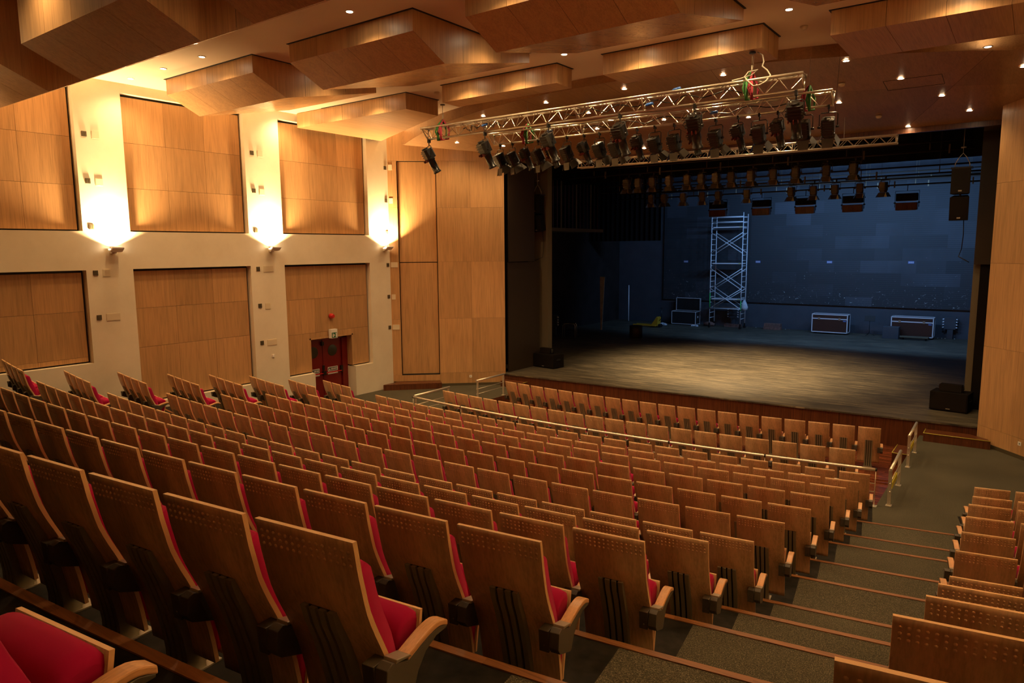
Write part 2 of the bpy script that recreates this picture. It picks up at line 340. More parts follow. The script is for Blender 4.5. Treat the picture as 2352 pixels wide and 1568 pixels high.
for k in range(0, 11):      # wooden nosing on each step edge
    mb = MB(); r = edge_r(k + 1); z = FL[k]; n = 44; a0, a1 = th_at(r, XL + .03), th_at(r, XR - .03)
    for i in range(n):
        u0, u1 = a0 + (a1 - a0) * i / n, a0 + (a1 - a0) * (i + 1) / n
        mb.hexa([pol(r + .045, u0, z - .035), pol(r + .045, u1, z - .035), pol(r - .008, u1, z - .035), pol(r - .008, u0, z - .035),
                 pol(r + .045, u0, z + .008), pol(r + .045, u1, z + .008), pol(r - .008, u1, z + .008), pol(r - .008, u0, z + .008)])
    mb.build('trim_%d' % (k + 1), M_nosing, kind='structure')
# flat side landings beside the pit, pit terraces
def arc_pts(r, x0, x1, n, z):
    a0, a1 = th_at(r, x0), th_at(r, x1); return [pol(r, a0 + (a1 - a0) * i / n, z) for i in range(n + 1)]
PL, PR = -13.98, -2.09
mb = MB()
mb.face(arc_pts(39.55, PR, XR, 6, 0) + [(XR, 21.4, 0), (PR, 21.4, 0)], 0)
mb.face(arc_pts(39.55, XL, PL, 6, 0) + [(PL, 21.4, 0), (XL, 21.4, 0)], 0)
for x in (PL, PR):
    y0 = pol(39.55, th_at(39.55, x), 0)[1]; mb.face([(x, y0, 0), (x, 20.6, 0), (x, 20.6, -.6), (x, y0, -.6)], 1)
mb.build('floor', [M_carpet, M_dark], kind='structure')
lv = [(39.56, 37.5, -.19), (37.5, 36.95, -.29), (36.95, 34.0, -.39)]
for r1_, r2_, z in lv:
    mb = MB(); n = 30
    o, i_ = arc_pts(r1_, PL, PR, n, z), arc_pts(r2_, PL, PR, n, z)
    if r2_ == 34.0: i_ = [(o[j][0], 20.9, z) for j in range(n + 1)]
    for j in range(n):
        mb.face([o[j], o[j + 1], i_[j + 1], i_[j]])
        mb.face([(*o[j][:2], z + .12), (*o[j + 1][:2], z + .12), o[j + 1], o[j]])
    mb.build('floor', M_pitfloor, kind='structure')
# ------------------------------------------------------------------ left wall with its panel bays
BAYS = [(-1.6, -1.0 + 4.15 - .0), (4.15, 7.52), (8.61, 11.91), (13.05, 16.44)]
BAYS = [(-.30, 3.03), (4.18, 7.52), (8.61, 11.91), (13.05, 16.44)]
UZ0, UZ1, LZ1 = 5.35, 8.67, 4.43
LZ0 = [4.2, 2.2, 1.0, 1.0]
def wall_with_holes(mb, x, ys, zs, holes, depth, mi=0, sgn=-1, door=False):
    ysn = sorted(set([ys[0], ys[1]] + [h[i] for h in holes for i in (0, 1)])); zsn = sorted(set([zs[0], zs[1]] + [h[i] for h in holes for i in (2, 3)]))
    for i in range(len(ysn) - 1):
        for j in range(len(zsn) - 1):
            ym, zm = (ysn[i] + ysn[i + 1]) / 2, (zsn[j] + zsn[j + 1]) / 2
            if not any(h[0] < ym < h[1] and h[2] < zm < h[3] for h in holes):
                mb.face([(x, ysn[i], zsn[j]), (x, ysn[i + 1], zsn[j]), (x, ysn[i + 1], zsn[j + 1]), (x, ysn[i], zsn[j + 1])], mi)
    for y0, y1, z0, z1 in holes:
        xb = x + sgn * depth
        if door and z1 <= 1.0: continue
        lower = [((y0, z0), (y1, z0))] if not (door and y0 == 13.05 and z0 == 1.0) else [((y0, z0), (14.0, z0)), ((15.66, z0), (y1, z0))]
        for a, b_ in (*lower, ((y1, z0), (y1, z1)), ((y1, z1), (y0, z1)), ((y0, z1), (y0, z0))):
            mb.face([(x, a[0], a[1]), (x, b_[0], b_[1]), (xb, b_[0], b_[1]), (xb, a[0], a[1])], mi)
        if door and z1 < 4.5 and y0 > 13:
            mb.face([(xb, y0, z0), (xb, 14.0, z0), (xb, 14.0, z1), (xb, y0, z1)], mi + 1); mb.face([(xb, 15.66, z0), (xb, y1, z0), (xb, y1, z1), (xb, 15.66, z1)], mi + 1)
            if z0 > .5: mb.face([(xb, 14.0, 2.06), (xb, 15.66, 2.06), (xb, 15.66, z1), (xb, 14.0, z1)], mi + 1)
        else: mb.face([(xb, y0, z0), (xb, y1, z0), (xb, y1, z1), (xb, y0, z1)], mi + 1)
DOOR = (14.0, 15.66, 0.0, 2.05)
def side_wall(x, sgn, name, doors):
    mb = MB(); holes = []
    for i, (y0, y1) in enumerate(BAYS):
        holes.append((y0, y1, UZ0, UZ1)); holes.append((y0, y1, LZ0[i], LZ1))
    # the door bay has its opening cut through
    mb2 = []
    wall_with_holes(mb, x, (-3.5, 17.40), (-.5, ZC), [h for h in holes if not (doors and h[0] == 13.05 and h[3] == LZ1)] + ([(13.05, 16.44, 1.0, LZ1), ] if doors else []) + ([(14.0, 15.66, -.5, 1.0)] if doors else []), .22, 0, sgn, doors)
    return mb.build(name, [M_plaster, M_groove], kind='structure', fix=False)
side_wall(XL, -1, 'wall_left', True)
side_wall(XR, 1, 'wall_right', False)
def panel_bay(x, sgn, y0, y1, z0, z1, cols, rows_, label, door=None, thick=.03, inset=.15):
    """veneered boards with shadow joints, standing clear of the bay's edges"""
    mb = MB(); g = .055; Y0, Y1, Z0, Z1 = y0 + g, y1 - g, z0 + g * .6, z1 - g
    ys = [Y0 + (Y1 - Y0) * i / cols for i in range(cols + 1)]; zs = rows_ if rows_[0] is not None else None
    zs = [Z0] + [q for q in rows_[1:]] + [Z1]
    xf = x + sgn * inset
    for i in range(cols):
        for j in range(len(zs) - 1):
            a, b_, c, d = ys[i] + .003, ys[i + 1] - .003, zs[j] + .003, zs[j + 1] - .003
            cells = [(a, b_, c, d)]
            if door:
                dy0, dy1, dz = door; out = []
                for (a, b_, c, d) in cells:
                    if b_ <= dy0 or a >= dy1 or c >= dz: out.append((a, b_, c, d)); continue
                    if a < dy0: out.append((a, dy0, c, min(d, d)))
                    if b_ > dy1: out.append((dy1, b_, c, d))
                    if d > dz: out.append((max(a, dy0), min(b_, dy1), dz, d))
                cells = out
            for (a, b_, c, d) in cells:
                mb.box(min(xf, xf + sgn * thick), max(xf, xf + sgn * thick), a, b_, c, d)
    return mb.build('acoustic_panel', [M_oak], label=label, cat='wall panel', group='oak panels in the side wall bays')
BL = ['far left bay', 'bay left of the first lit pier', 'bay between the first and second sconce', 'bay nearest the stage']
for i, (y0, y1) in enumerate(BAYS):
    if i == 0: continue
    panel_bay(XL, -1, y0, y1, UZ0, UZ1, 3, [None, 6.42, 7.52], 'large oak veneer panel, upper row, left wall, ' + BL[i])
    if i < 3: panel_bay(XL, -1, y0, y1, LZ0[i], LZ1, 3, [None, 2.35, 3.45] if i == 1 else [None, 1.72, 2.55, 3.5][:1] + [2.43, 3.43], 'large oak veneer panel, lower row, left wall, ' + BL[i])
panel_bay(XL, -1, 13.05, 16.44, 1.0, LZ1, 3, [None, 2.27, 3.35], 'oak veneer panel around the red door, lower left wall', door=(13.95, 15.71, 2.10))
for i, (y0, y1) in enumerate(BAYS):
    panel_bay(XR, 1, y0, y1, UZ0, UZ1, 3, [None, 6.42, 7.52], 'large oak veneer panel, upper row, right side wall, %s from the back' % ORD[i])
    panel_bay(XR, 1, y0, y1, LZ0[i], LZ1, 3, [None, 3.0], 'large oak veneer panel, lower row, right side wall, %s from the back' % ORD[i]) if LZ0[i] < 3 else None
# door recess and door
mb = MB(); xb = -18.62
mb.box(xb, XL - .148, 15.66, 15.71, 1.03, 2.10, 0); mb.box(xb, XL - .148, 13.95, 14.0, 1.03, 2.10, 0); mb.box(xb, XL - .148, 13.95, 15.71, 2.05, 2.10, 0)
mb.box(xb, XL - .001, 15.66, 16.2, -.3, .985, 1); mb.box(xb, XL - .001, 13.3, 14.0, -.3, .985, 1)
mb.box(xb - .3, xb - .08, 13.6, 16.0, -.3, 2.4, 2)
mb.build('wall_left', [M_oak, M_plaster, M_groove], kind='structure')
dr = empty('double_door', (xb, 14.83, 0), 0, 'dark red double door with round portholes under the exit sign', 'door')
D = lambda y: y - 14.83
mb = MB()
for a, b_ in ((13.9, 14.02), (15.44, 15.66)): mb.box(0, .12, D(a), D(b_), 0, 2.04)
mb.box(0, .12, D(13.9), D(15.66), 1.97, 2.05); mb.build('door_frame', M_reddoor, dr)
for nm, a, b_, gy in (('left', 14.03, 14.66, 14.30), ('right', 14.68, 15.43, 15.07)):
    mb = MB(); mb.box(.01, .06, D(a), D(b_), .01, 1.96); lf = mb.build('door_leaf', M_reddoor, dr)
    mb = MB(); mb.tube([(.055, D(gy), 1.58), (.075, D(gy), 1.58)], .185, 28); mb.build('porthole', M_glassdk, lf)
    mb = MB(); mb.tube([(.13, D(a) + .05, .86), (.13, D(b_) - .05, .86)], .016, 8)
    mb.tube([(.06, D(a) + .07, .86), (.13, D(a) + .07, .86)], .014, 6); mb.tube([(.06, D(b_) - .07, .86), (.13, D(b_) - .07, .86)], .014, 6); mb.build('push_bar', M_redbar, lf)
    mb = MB(); s0, s1 = (14.86, 15.27) if nm == 'right' else (14.16, 14.52)
    mb.box(.061, .066, D(s0), D(s1), .885, 1.03, 0); mb.box(.061, .066, D(s0), D(s1), .79, .835, 0)
    mb.box(.066, .069, D(s0) + .02, D(s1) - .02, .905, 1.01, 1)
    x_ = D(s0) + .13
    while x_ < D(s1) - .04: mb.box(.069, .071, x_, x_ + .018, .925, .99, 0); x_ += .034    # small lettering
    mb.prism([(D(s0) + .04, .925), (D(s0) + .10, .925), (D(s0) + .07, .99)], .069, .071, 'x', 0)
    mb.build('push_label', [M_white, M_ink], lf)
mb = MB(); mb.box(.06, .15, D(14.62), D(14.74), .80, .93); mb.box(.06, .09, D(14.64), D(14.72), .96, 1.12); mb.build('lock_case', M_black, dr)
mb = MB(); mb.box(.06, .14, D(15.36), D(15.44), .82, 1.03); mb.box(.06, .14, D(14.60), D(14.68), 1.78, 1.9); mb.build('latch', M_black, dr)
ex = empty('exit_sign', (XL + .0, 14.80, 2.14), 0, 'small green running-man exit sign above the red door', 'exit sign')
mb = MB(); mb.box(-.11, .02, -.125, .125, -.10, .19); mb.build('housing', M_white, ex)
mb = MB(); mb.box(.02, .024, -.105, .105, -.085, .085); fc = mb.build('sign_face', M_green, ex)
mb = MB(); mb.box(.024, .027, .05, .09, -.07, .07); mb.box(.024, .027, -.075, -.055, -.06, .02); mb.dome((.024, -.06, .045), .016, (1, 0, 0))
mb.prism([(-.05, -.06), (-.03, -.06), (-.02, .0), (.0, -.03), (.015, -.02), (-.005, .03), (-.03, .04), (-.05, .0)], .024, .027, 'x'); mb.build('running_figure', M_white, fc)
al = empty('alarm_sounder', (XL - .12, 14.81, 2.75), 0, 'small round red alarm sounder high above the red door', 'alarm')
mb = MB(); mb.tube([(-.02, 0, 0), (.03, 0, 0), (.08, 0, 0), (.12, 0, 0)], [.085, .085, .065, .055], 18); mb.build('horn', M_redbar, al)
# small boxes and plates on the piers
def wallbit(name, label, cat, grp, y, z, sy, sz, mat, d=.03, x=XL):
    mb = MB(); mb.box(x - .01, x + d, y - sy / 2, y + sy / 2, z - sz / 2, z + sz / 2)
    if name == 'wall_outlet_box':
        for q in (-.02, .02): mb.box(x + d, x + d + .004, y + q - .01, y + q + .01, z - sz / 3, z + sz / 3)
    else: mb.box(x + d, x + d + .003, y - sy / 2 + .012, y + sy / 2 - .012, z - sz / 2 + .012, z + sz / 2 - .012)
    mb.build(name, mat, label=label, cat=cat, group=grp, bevel=.004)
PIER = [(7.72, [7.6, 6.52, 5.45, 4.36, 3.29]), (12.14, [7.61, 6.56, 5.44, 4.34, 3.27, 2.18]), (17.26, [7.63, 6.53, 5.45, 4.34, 3.24, 2.16])]
for pi_, (y, zz) in enumerate(PIER):
    for i, z in enumerate(zz):
        wallbit('wall_outlet_box', 'small dark square box, %s from top on the %s plaster pier' % (ORD[i], ['left', 'middle', 'right'][pi_]), 'outlet box', 'dark boxes on the plaster piers', y, z, .11, .12, M_boxgrey, .02)
for pi_, (y, zs_) in enumerate([(7.97, [(7.6, 1), (6.51, 1), (4.35, 1), (3.28, 2)]), (12.40, [(7.61, 1), (6.54, 1), (4.33, 2), (3.24, 1), (2.16, 2)])]):
    for i, (z, n) in enumerate(zs_):
        wallbit('cover_plate', 'cream square cover plate, %s from top on the %s plaster pier' % (ORD[i], ['left', 'middle'][pi_]), 'cover plate', 'cream plates on the plaster piers', y + (.08 if n == 2 else 0), z, .17 * (1.9 if n == 2 else 1), .18, M_cream, .012)
wallbit('light_switch', 'small white switch low on the middle plaster pier', 'switch', None, 12.49, 1.75, .07, .08, M_white, .04)
# ------------------------------------------------------------------ angled forestage walls
SL0, SL1 = Vector((XL, 17.37, 0)), Vector((-15.12, 20.06, 0))
SR0, SR1 = Vector((2.1, 17.06, 0)), Vector((-.86, 20.50, 0))
def splay(name, A, B, bay, mirror):
    d = (B - A); Ln = d.length; d.normalize(); n = Vector((d.y, -d.x, 0))
    if mirror: n = -n
    def P(s, z, o=0.0): q = A + d * s + n * o; return (q.x, q.y, z)
    mb = MB()
    def sheet(s0, s1, z0, z1, o=0.0, th=.04, mi=0):
        g = .002
        mb.hexa([P(s0 + g, z0 + g, o - th), P(s1 - g, z0 + g, o - th), P(s1 - g, z0 + g, o), P(s0 + g, z0 + g, o), P(s0 + g, z1 - g, o - th), P(s1 - g, z1 - g, o - th), P(s1 - g, z1 - g, o), P(s0 + g, z1 - g, o)], mi)
    zz = [.02, .42 + .05, 2.43, 4.43, 6.30, 7.88, ZC]
    if bay:
        sheet(0, Ln, 7.88, ZC); sheet(.0, 1.66, .2, .42)
        for a, b_ in zip(zz[1:-2], zz[2:-1]): sheet(0, .31, a, b_)
        sheet(0, .31, .42, .47)
        cols = [1.66, 2.83, Ln]
    else: cols = [0, 1.15, 2.35, 3.45, Ln]
    for i in range(len(cols) - 1):
        for a, b_ in zip(zz[:-1], zz[1:]):
            if bay and a >= 7.8: continue
            sheet(cols[i], cols[i + 1], a, b_)
    if bay:
        for s in (.30, 1.67): sheet(s - .01, s + .01, .42, 7.88, -.04, .1, 0)
        sheet(.31, 1.66, .42, .46, -.02, .12, 1)
    # black backing behind the joints, kick board
    for a, b_, o in (((0, .30, -.045), (.30, 1.67, -.145), (1.67, Ln, -.045)) if bay else ((0, Ln, -.045),)):
        mb.hexa([P(a, 0, -.2), P(b_, 0, -.2), P(b_, 0, o), P(a, 0, o), P(a, ZC, -.2), P(b_, ZC, -.2), P(b_, ZC, o), P(a, ZC, o)], 1)
    mb.hexa([P(0, 0, 0), P(Ln, 0, 0), P(Ln, 0, .012), P(0, 0, .012), P(0, .09, 0), P(Ln, .09, 0), P(Ln, .09, .012), P(0, .09, .012)], 2)
    mb.build(name, [M_oak, M_groove, M_boxgrey], kind='structure')
    return P, Ln
Pl, LnL = splay('wall_forestage_left', SL0, SL1, True, False)
Pr_, LnR = splay('wall_forestage_right', SR0, SR1, False, True)
dp = empty('tall_hatch', Pl(.98, .44), 0, 'tall pale oak double hatch beside the left wall sconce, black joints around it', 'hatch')
inv = dp.matrix_basis.copy(); 
for z0, z1 in ((.46, 4.40), (4.43, 7.86)):
    mb = MB(); o_ = Vector(Pl(.98, .44))
    pts = [Vector(Pl(s, z, o)) - o_ for z in (z0, z1) for s, o in ((.335, -.13), (1.635, -.13), (1.635, -.10), (.335, -.10))]
    mb.hexa(pts); mb.build('hatch_leaf', M_oak, dp)
for i, (z, n) in enumerate([(7.66, 1), (6.53, 1), (5.42, 1), (4.34, 2), (3.22, 1), (2.15, 2)]):
    mb = MB(); w_ = .24 if n == 2 else .13
    mb.hexa([Pl(s, zz, o) for zz in (z - .09, z + .09) for s, o in ((.03, 0), (.03 + w_, 0), (.03 + w_, .012), (.03, .012))])
    mb.build('cover_plate', M_cream, label='cream cover plate, %s from top on the oak strip beside the right pier' % ORD[i], cat='cover plate', group='cream plates on the oak strip')
for P, s, z, nm in ((Pl, 2.75, .33, 'left'), (Pr_, 3.2 - .0, .35, 'right')):
    mb = MB(); mb.hexa([P(s_, zz, o) for zz in (z - .045, z + .045) for s_, o in ((s - .045, 0), (s + .045, 0), (s + .045, .012), (s - .045, .012))])
    mb.hexa([P(s_, zz, o) for zz in (z - .012, z + .012) for s_, o in ((s - .012, .012), (s + .012, .012), (s + .012, .015), (s - .012, .015))], 1)
    mb.build('power_socket', [M_white, M_groove], label='white power socket low on the %s oak forestage wall' % nm, cat='socket')
# rear wall of the hall
mb = MB(); mb.box(XL, XR, -3.7, -3.5, 3, ZC); mb.build('wall_rear', M_oak, kind='structure')
# ------------------------------------------------------------------ ceiling
mb = MB(); mb.face([(XL, -3.5, ZC), (XR, -3.5, ZC), (XR, 18.2, ZC), (XL, 18.2, ZC)]); mb.build('ceiling', M_ceil, kind='structure', fix=False)
# forestage ceiling: curved front fascia, then boards sloping down to the proscenium
def arc_y(x): return 15.22 + 18.6 - math.sqrt(max(0, 18.6 ** 2 - (x + 8.3) ** 2))
YF = 21.62
def slope_z(y): return 8.72 + (7.93 - 8.72) * (y - 15.22) / (YF - 15.22)
mb = MB(); nu, nv = 40, 8
def cp(i, j):
    u = i / nu; xa = XL + (XR - XL) * u; ya = min(arc_y(xa), 17.75)
    xf = -15.13 + (-.86 + 15.13) * u; yf = YF
    v = j / nv
    x, y = xa + (xf - xa) * v, ya + (yf - ya) * v
    return (x, y, slope_z(y))
NP = [0, 4, 9, 14, 19, 24, 29, 34, 40]
for pi_ in range(len(NP) - 1):
    i0, i1 = NP[pi_], NP[pi_ + 1]
    for (j0, j1) in ((0, 3), (3, 8)):
        grid = {}
        for i in range(i0, i1 + 1):
            for j in range(j0, j1 + 1):
                x, y, z = cp(i, j); x += (.004 if i == i0 else -.004 if i == i1 else 0); y += (.004 if j == j0 else -.004 if j == j1 else 0)
                grid[i, j] = mb.bm.verts.new((x, y, z))
        for i in range(i0, i1):
            for j in range(j0, j1): mb.bm.faces.new((grid[i, j], grid[i + 1, j], grid[i + 1, j + 1], grid[i, j + 1]))
for i in range(nu):
    a, b_ = cp(i, 0), cp(i + 1, 0)
    mb.face([(*a[:2], ZC), (*b_[:2], ZC), b_, a])
for i in range(nu):     # dark backing over the joints
    a, b_, c, d = cp(i, 0), cp(i + 1, 0), cp(i + 1, nv), cp(i, nv)
    mb.face([(q[0], q[1], q[2] + .03) for q in (a, b_, c, d)], 1)
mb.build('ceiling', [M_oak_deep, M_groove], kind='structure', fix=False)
for (ax, ay, bx, by) in ((-2.95, 17.7, -1.85, 18.35),):
    o = empty('ceiling_hatch', (ax, ay, slope_z(ay)), 0, 'square access hatch outlined in the sloping ceiling near the right edge', 'ceiling hatch')
    mb = MB(); q = [(0, 0), (bx - ax, 0), (bx - ax, by - ay), (0, by - ay)]
    for i in range(4):
        a, b_ = q[i], q[(i + 1) % 4]; mb.tube([(*a, slope_z(ay + a[1]) - slope_z(ay) - .001), (*b_, slope_z(ay + b_[1]) - slope_z(ay) - .001)], .006, 4)
    mb.build('hatch_joint', M_groove, o)
# baffles
def baffle(x0, x1, y0, zl, prof, label):
    """prof: rear lip z, (dy, z) of lowest edge, (dy, z) front lip"""
    o = empty('ceiling_baffle', (x0, y0, ZC), 0, label, 'ceiling baffle', 'oak ceiling baffles')
    zr, (d1, z1), (d2, z2) = prof; e = ZC - .012
    mb = MB(); X0, X1 = 0, x1 - x0; t_ = .02
    def Z_(z): return z - ZC
    prof2 = [(0, Z_(e)), (0, Z_(zr)), (d1, Z_(z1)), (d2, Z_(z2)), (d2, Z_(e))]
    cut = 4 if d2 > 2 else 2
    # rear fascia in boards
    nb = 4
    for i in range(nb):
        a, b_ = X0 + (X1 - X0) * i / nb + .003, X0 + (X1 - X0) * (i + 1) / nb - .003
        mb.box(a, b_, 0, t_, Z_(zr), Z_(e), 0)
        for (ya, za, yb, zb, mi) in ((0, zr, d1, z1, 1), (d1, z1, d2, z2, 2)):
            if yb - ya < .05: continue
            mb.face([(a, ya, Z_(za)), (b_, ya, Z_(za)), (b_, yb, Z_(zb)), (a, yb, Z_(zb))], mi)
        mb.face([(a, d2, Z_(z2)), (b_, d2, Z_(z2)), (b_, d2, Z_(e)), (a, d2, Z_(e))], 0)
    for x in (X0, X1):
        ks = [0, d2 * .38, d2 * .72, d2]
        def under(y): return z1 + (zr - z1) * (d1 - y) / d1 if y < d1 else z1 + (z2 - z1) * (y - d1) / max(1e-6, d2 - d1)
        for a, b_ in zip(ks[:-1], ks[1:]):
            pts = [(x, a + .003, Z_(e)), (x, a + .003, Z_(under(a)))]
            if a < d1 < b_: pts.append((x, d1, Z_(z1)))
            pts += [(x, b_ - .003, Z_(under(b_))), (x, b_ - .003, Z_(e))]
            mb.face(pts, 0)
    mb.build('baffle_boards', [M_oak, M_oak_y, M_oak_gloss, M_groove], o, fix=False)
    mb = MB(); mb.box(X0 - .035, X1 + .035, -.035, d2 + .02, Z_(e), 0 - .0005); mb.build('shadow_rim', M_groove, o)
    return o
XB = [(-16.88, -13.40), (-12.16, -8.78), (-7.62, -4.31), (-3.14, .30)]
nmx = ['leftmost', 'second from left', 'third from left', 'rightmost']
for i, (a, b_) in enumerate(XB):
    baffle(a, b_, 9.12, 0, (8.54, (.80, 8.16), (3.45, 8.70)), 'big pitched oak ceiling baffle, middle row, %s of four' % nmx[i])
    baffle(a + (.05 if i == 0 else 0), b_ + (.03 if i == 1 else 0), 4.43, 0, (7.88, (.80, 7.505), (3.45, 8.83)), 'deep pitched oak ceiling baffle, row nearest the camera, %s of four' % nmx[i])
    d2 = [1.22, .62, .98, 1.9][i]
    if i == 0:
        # this one runs on down to the wall: tapering underside
        o = empty('ceiling_baffle', (-16.76, 13.63, ZC), 0, 'shallow oak ceiling baffle, front row, leftmost above the pier', 'ceiling baffle', 'oak ceiling baffles')
        mb = MB()
        A = [(0, 0), (3.33, 0), (3.33, 1.22), (-1.2, 3.35)]
        for j in range(4):
            p, q = A[j], A[(j + 1) % 4]
            if j == 3: continue
            k = 4 if j == 0 else 1
            for c in range(k):
                a_ = [p[0] + (q[0] - p[0]) * c / k + (.003 if j == 0 else 0), p[1] + (q[1] - p[1]) * c / k]; c_ = [p[0] + (q[0] - p[0]) * (c + 1) / k - (.003 if j == 0 else 0), p[1] + (q[1] - p[1]) * (c + 1) / k]
                mb.face([(*a_, -.012), (*c_, -.012), (*c_, -.42), (*a_, -.42)], 0)
        mb.face([(0, 0, -.42), (3.33, 0, -.42), (3.33, 1.22, -.42), (-1.2, 3.35, -.42), (-1.2, 0, -.42)], 1)
        mb.face([(-1.2, 0, -.42), (0, 0, -.42), (0, 0, -.012), (-1.2, 0, -.012)], 0)
        mb.build('baffle_boards', [M_oak, M_oak_y], o, fix=False)
        mb = MB(); mb.box(-.035, 3.365, -.035, 1.24, -.012, -.0005); mb.build('shadow_rim', M_groove, o)
    else:
        baffle(a, b_, 13.61, 0, (8.48, (d2, 8.47), (d2 + .02, 8.47)), 'shallow oak ceiling baffle, front row, %s of four' % nmx[i])
# downlights
def downlight(x, y, z, label, on=True, power=P_DOWN, tilt=0):
    o = empty('downlight', (x, y, z), 0, label, 'downlight', 'recessed ceiling downlights')
    mb = MB(); n = 20
    ring = [[(r_ * cos(2 * PI * i / n), r_ * sin(2 * PI * i / n), zz - .001) for i in range(n)] for r_, zz in ((.085, 0), (.08, -.012), (.058, -.012), (.05, 0))]
    for a, b_ in zip(ring[:-1], ring[1:]):
        for i in range(n): mb.face([a[i], a[(i + 1) % n], b_[(i + 1) % n], b_[i]])
    mb.build('trim_ring', M_white, o, fix=False)
    mb = MB(); mb.tube([(0, 0, -.004), (0, 0, -.010)], .05, 16); mb.build('lamp', M_lamp, o)
    if on: spot('downlight_beam', (x, y, z - .03), power)
for i, x in enumerate([-17.43, -15.94, -14.36, -9.73, -6.7, -5.2, -1.6]):
    downlight(x, 8.57, ZC, 'round lit downlight behind the middle baffle row, %s from the left wall' % ORD[i])
for i, x in enumerate([-17.61, -16.08, -14.46, -11.30, -9.80, -8.26, -6.74, -5.23, -3.71, -1.2]):
    downlight(x, 13.10, ZC, 'round lit downlight behind the front baffle row, %s from the left wall' % ORD[i])
for i, x in enumerate([-16.2, -11.2, -7.0, -2.4]):
    downlight(x, 4.0, ZC, 'round lit downlight behind the nearest baffle row, %s from the left wall' % ORD[i], power=P_DOWN * .6)
for i, x in enumerate([-12.75, -8.2]):
    downlight(x, 11.0, ZC, 'round lit downlight tucked between two middle row baffles, %s from the left wall' % ORD[i], power=P_DOWN * .6)
SLP = [(-12.89, 16.16), (-10.57, 15.88), (-8.24, 15.77), (-5.85, 15.86), (-3.39, 16.12), (-1.0, 16.5), (-15.63, 18.19), (-10.0, 17.09), (-10.54, 18.52), (-8.41, 18.44), (-6.33, 19.1), (-4.06, 18.78), (-2.6, 17.64), (-1.97, 19.16), (-14.42, 19.12), (-5.42, 20.03), (-1.52, 20.56), (-10.26, 21.04), (-2.92, 21.44), (-.46, 17.88)]
for i, (x, y) in enumerate(SLP):
    downlight(x, y, slope_z(y), 'round lit downlight in the sloping oak forestage ceiling, %s counted towards the stage' % ORD[i], power=P_DOWN * (.35 if x > -3.2 or y > 20 else .8))
for i, (x, y, z) in enumerate([(-3.74, 17.47, slope_z(17.47)), (-3.42, 20.21, slope_z(20.21)), (-3.75, 14.25, ZC), (-12.82, 14.14, ZC)]):
    mb = MB(); mb.tube([(x, y, z - .001), (x, y, z - .03), (x, y, z - .06), (x, y, z - .07)], [.07, .07, .05, .02], 16)
    mb.build('smoke_detector', M_cream, label='round cream smoke detector, %s' % ['on the sloping ceiling behind the right truss ends', 'on the sloping ceiling close to the proscenium', 'on the pale ceiling near the rightmost front baffle', 'on the pale ceiling between the left front baffles'][i], cat='smoke detector')
# ------------------------------------------------------------------ wall sconces
def sconce(x, sgn, y, label):
    o = empty('wall_sconce', (x, y, 4.92), 0, label, 'wall light', 'white wall sconces')
    mb = MB(); mb.box(min(0, sgn * .10), max(0, sgn * .10), -.06, .06, -.10, .05); mb.build('wall_bracket', M_white, o, bevel=.01)
    mb = MB()
    poly = [(sgn * .09, -.07), (sgn * .22, -.06), (sgn * .33, .02), (sgn * .33, .05), (sgn * .30, .05), (sgn * .20, -.02), (sgn * .11, -.02), (sgn * .09, .02)]
    mb.prism(poly, -.14, .14, 'y'); mb.build('lamp_shade', M_white, o, bevel=.006)
    mb = MB(); mb.tube([(sgn * .2, -.10, .005), (sgn * .2, .10, .005)], .018, 8); mb.build('lamp_tube', M_tube, o)
    d = bpy.data.lights.new('sconce_light', 'AREA'); d.energy = P_SCONCE; d.color = WARM; d.shape = 'RECTANGLE'; d.size = .10; d.size_y = .22; d.spread = rad(135)
    l = bpy.data.objects.new('sconce_light', d); C.objects.link(l); l.location = (x + sgn * .20, y, 5.0); l.rotation_euler = Vector((-sgn * .25, 0, 1)).to_track_quat('-Z', 'Y').to_euler()
for i, y in enumerate([8.15, 12.60, 17.11]): sconce(XL, 1, y, 'white wall sconce glowing upwards on the %s plaster pier' % ['left', 'middle', 'right'][i])
for i, y in enumerate([3.7, 8.15]): sconce(XR, -1, y, 'white wall sconce on the right side wall, %s from the back' % ORD[i])
sconce(XL, 1, 3.67, 'white wall sconce on the rear part of the left wall')
#SECTION2
# ------------------------------------------------------------------ theatre seats
PROF = [(0.0, 1.0), (.012, .93), (.022, .87), (.038, .80), (.060, .71), (.100, .61), (.150, .50), (.196, .36), (.228, .20), (.240, .10)]
HW = .2395
def shell_y(z):
    for (ya, za), (yb, zb) in zip(PROF[:-1], PROF[1:]):
        if zb <= z <= za: return ya + (yb - ya) * (za - z) / (za - zb)
    return PROF[-1][0]
def smooth_profile(pts, n=3):
    out = []
    for i in range(len(pts) - 1):
        p0 = pts[max(i - 1, 0)]; p1 = pts[i]; p2 = pts[i + 1]; p3 = pts[min(i + 2, len(pts) - 1)]
        for k in range(n):
            t_ = k / n; q = []
            for c in (0, 1): q.append(.5 * (2 * p1[c] + (p2[c] - p0[c]) * t_ + (2 * p0[c] - 5 * p1[c] + 4 * p2[c] - p3[c]) * t_ ** 2 + (3 * p1[c] - p0[c] - 3 * p2[c] + p3[c]) * t_ ** 3))
            out.append(tuple(q))
    out.append(pts[-1]); return out
SP = smooth_profile(PROF, 2)
def normals2(pts):
    out = []
    for i in range(len(pts)):
        a, b_ = pts[max(i - 1, 0)], pts[min(i + 1, len(pts) - 1)]
        d = Vector((b_[0] - a[0], b_[1] - a[1])).normalized(); out.append((-d.y, d.x))   # towards +y (front)
    return out
SN = normals2(SP)
TH = .021
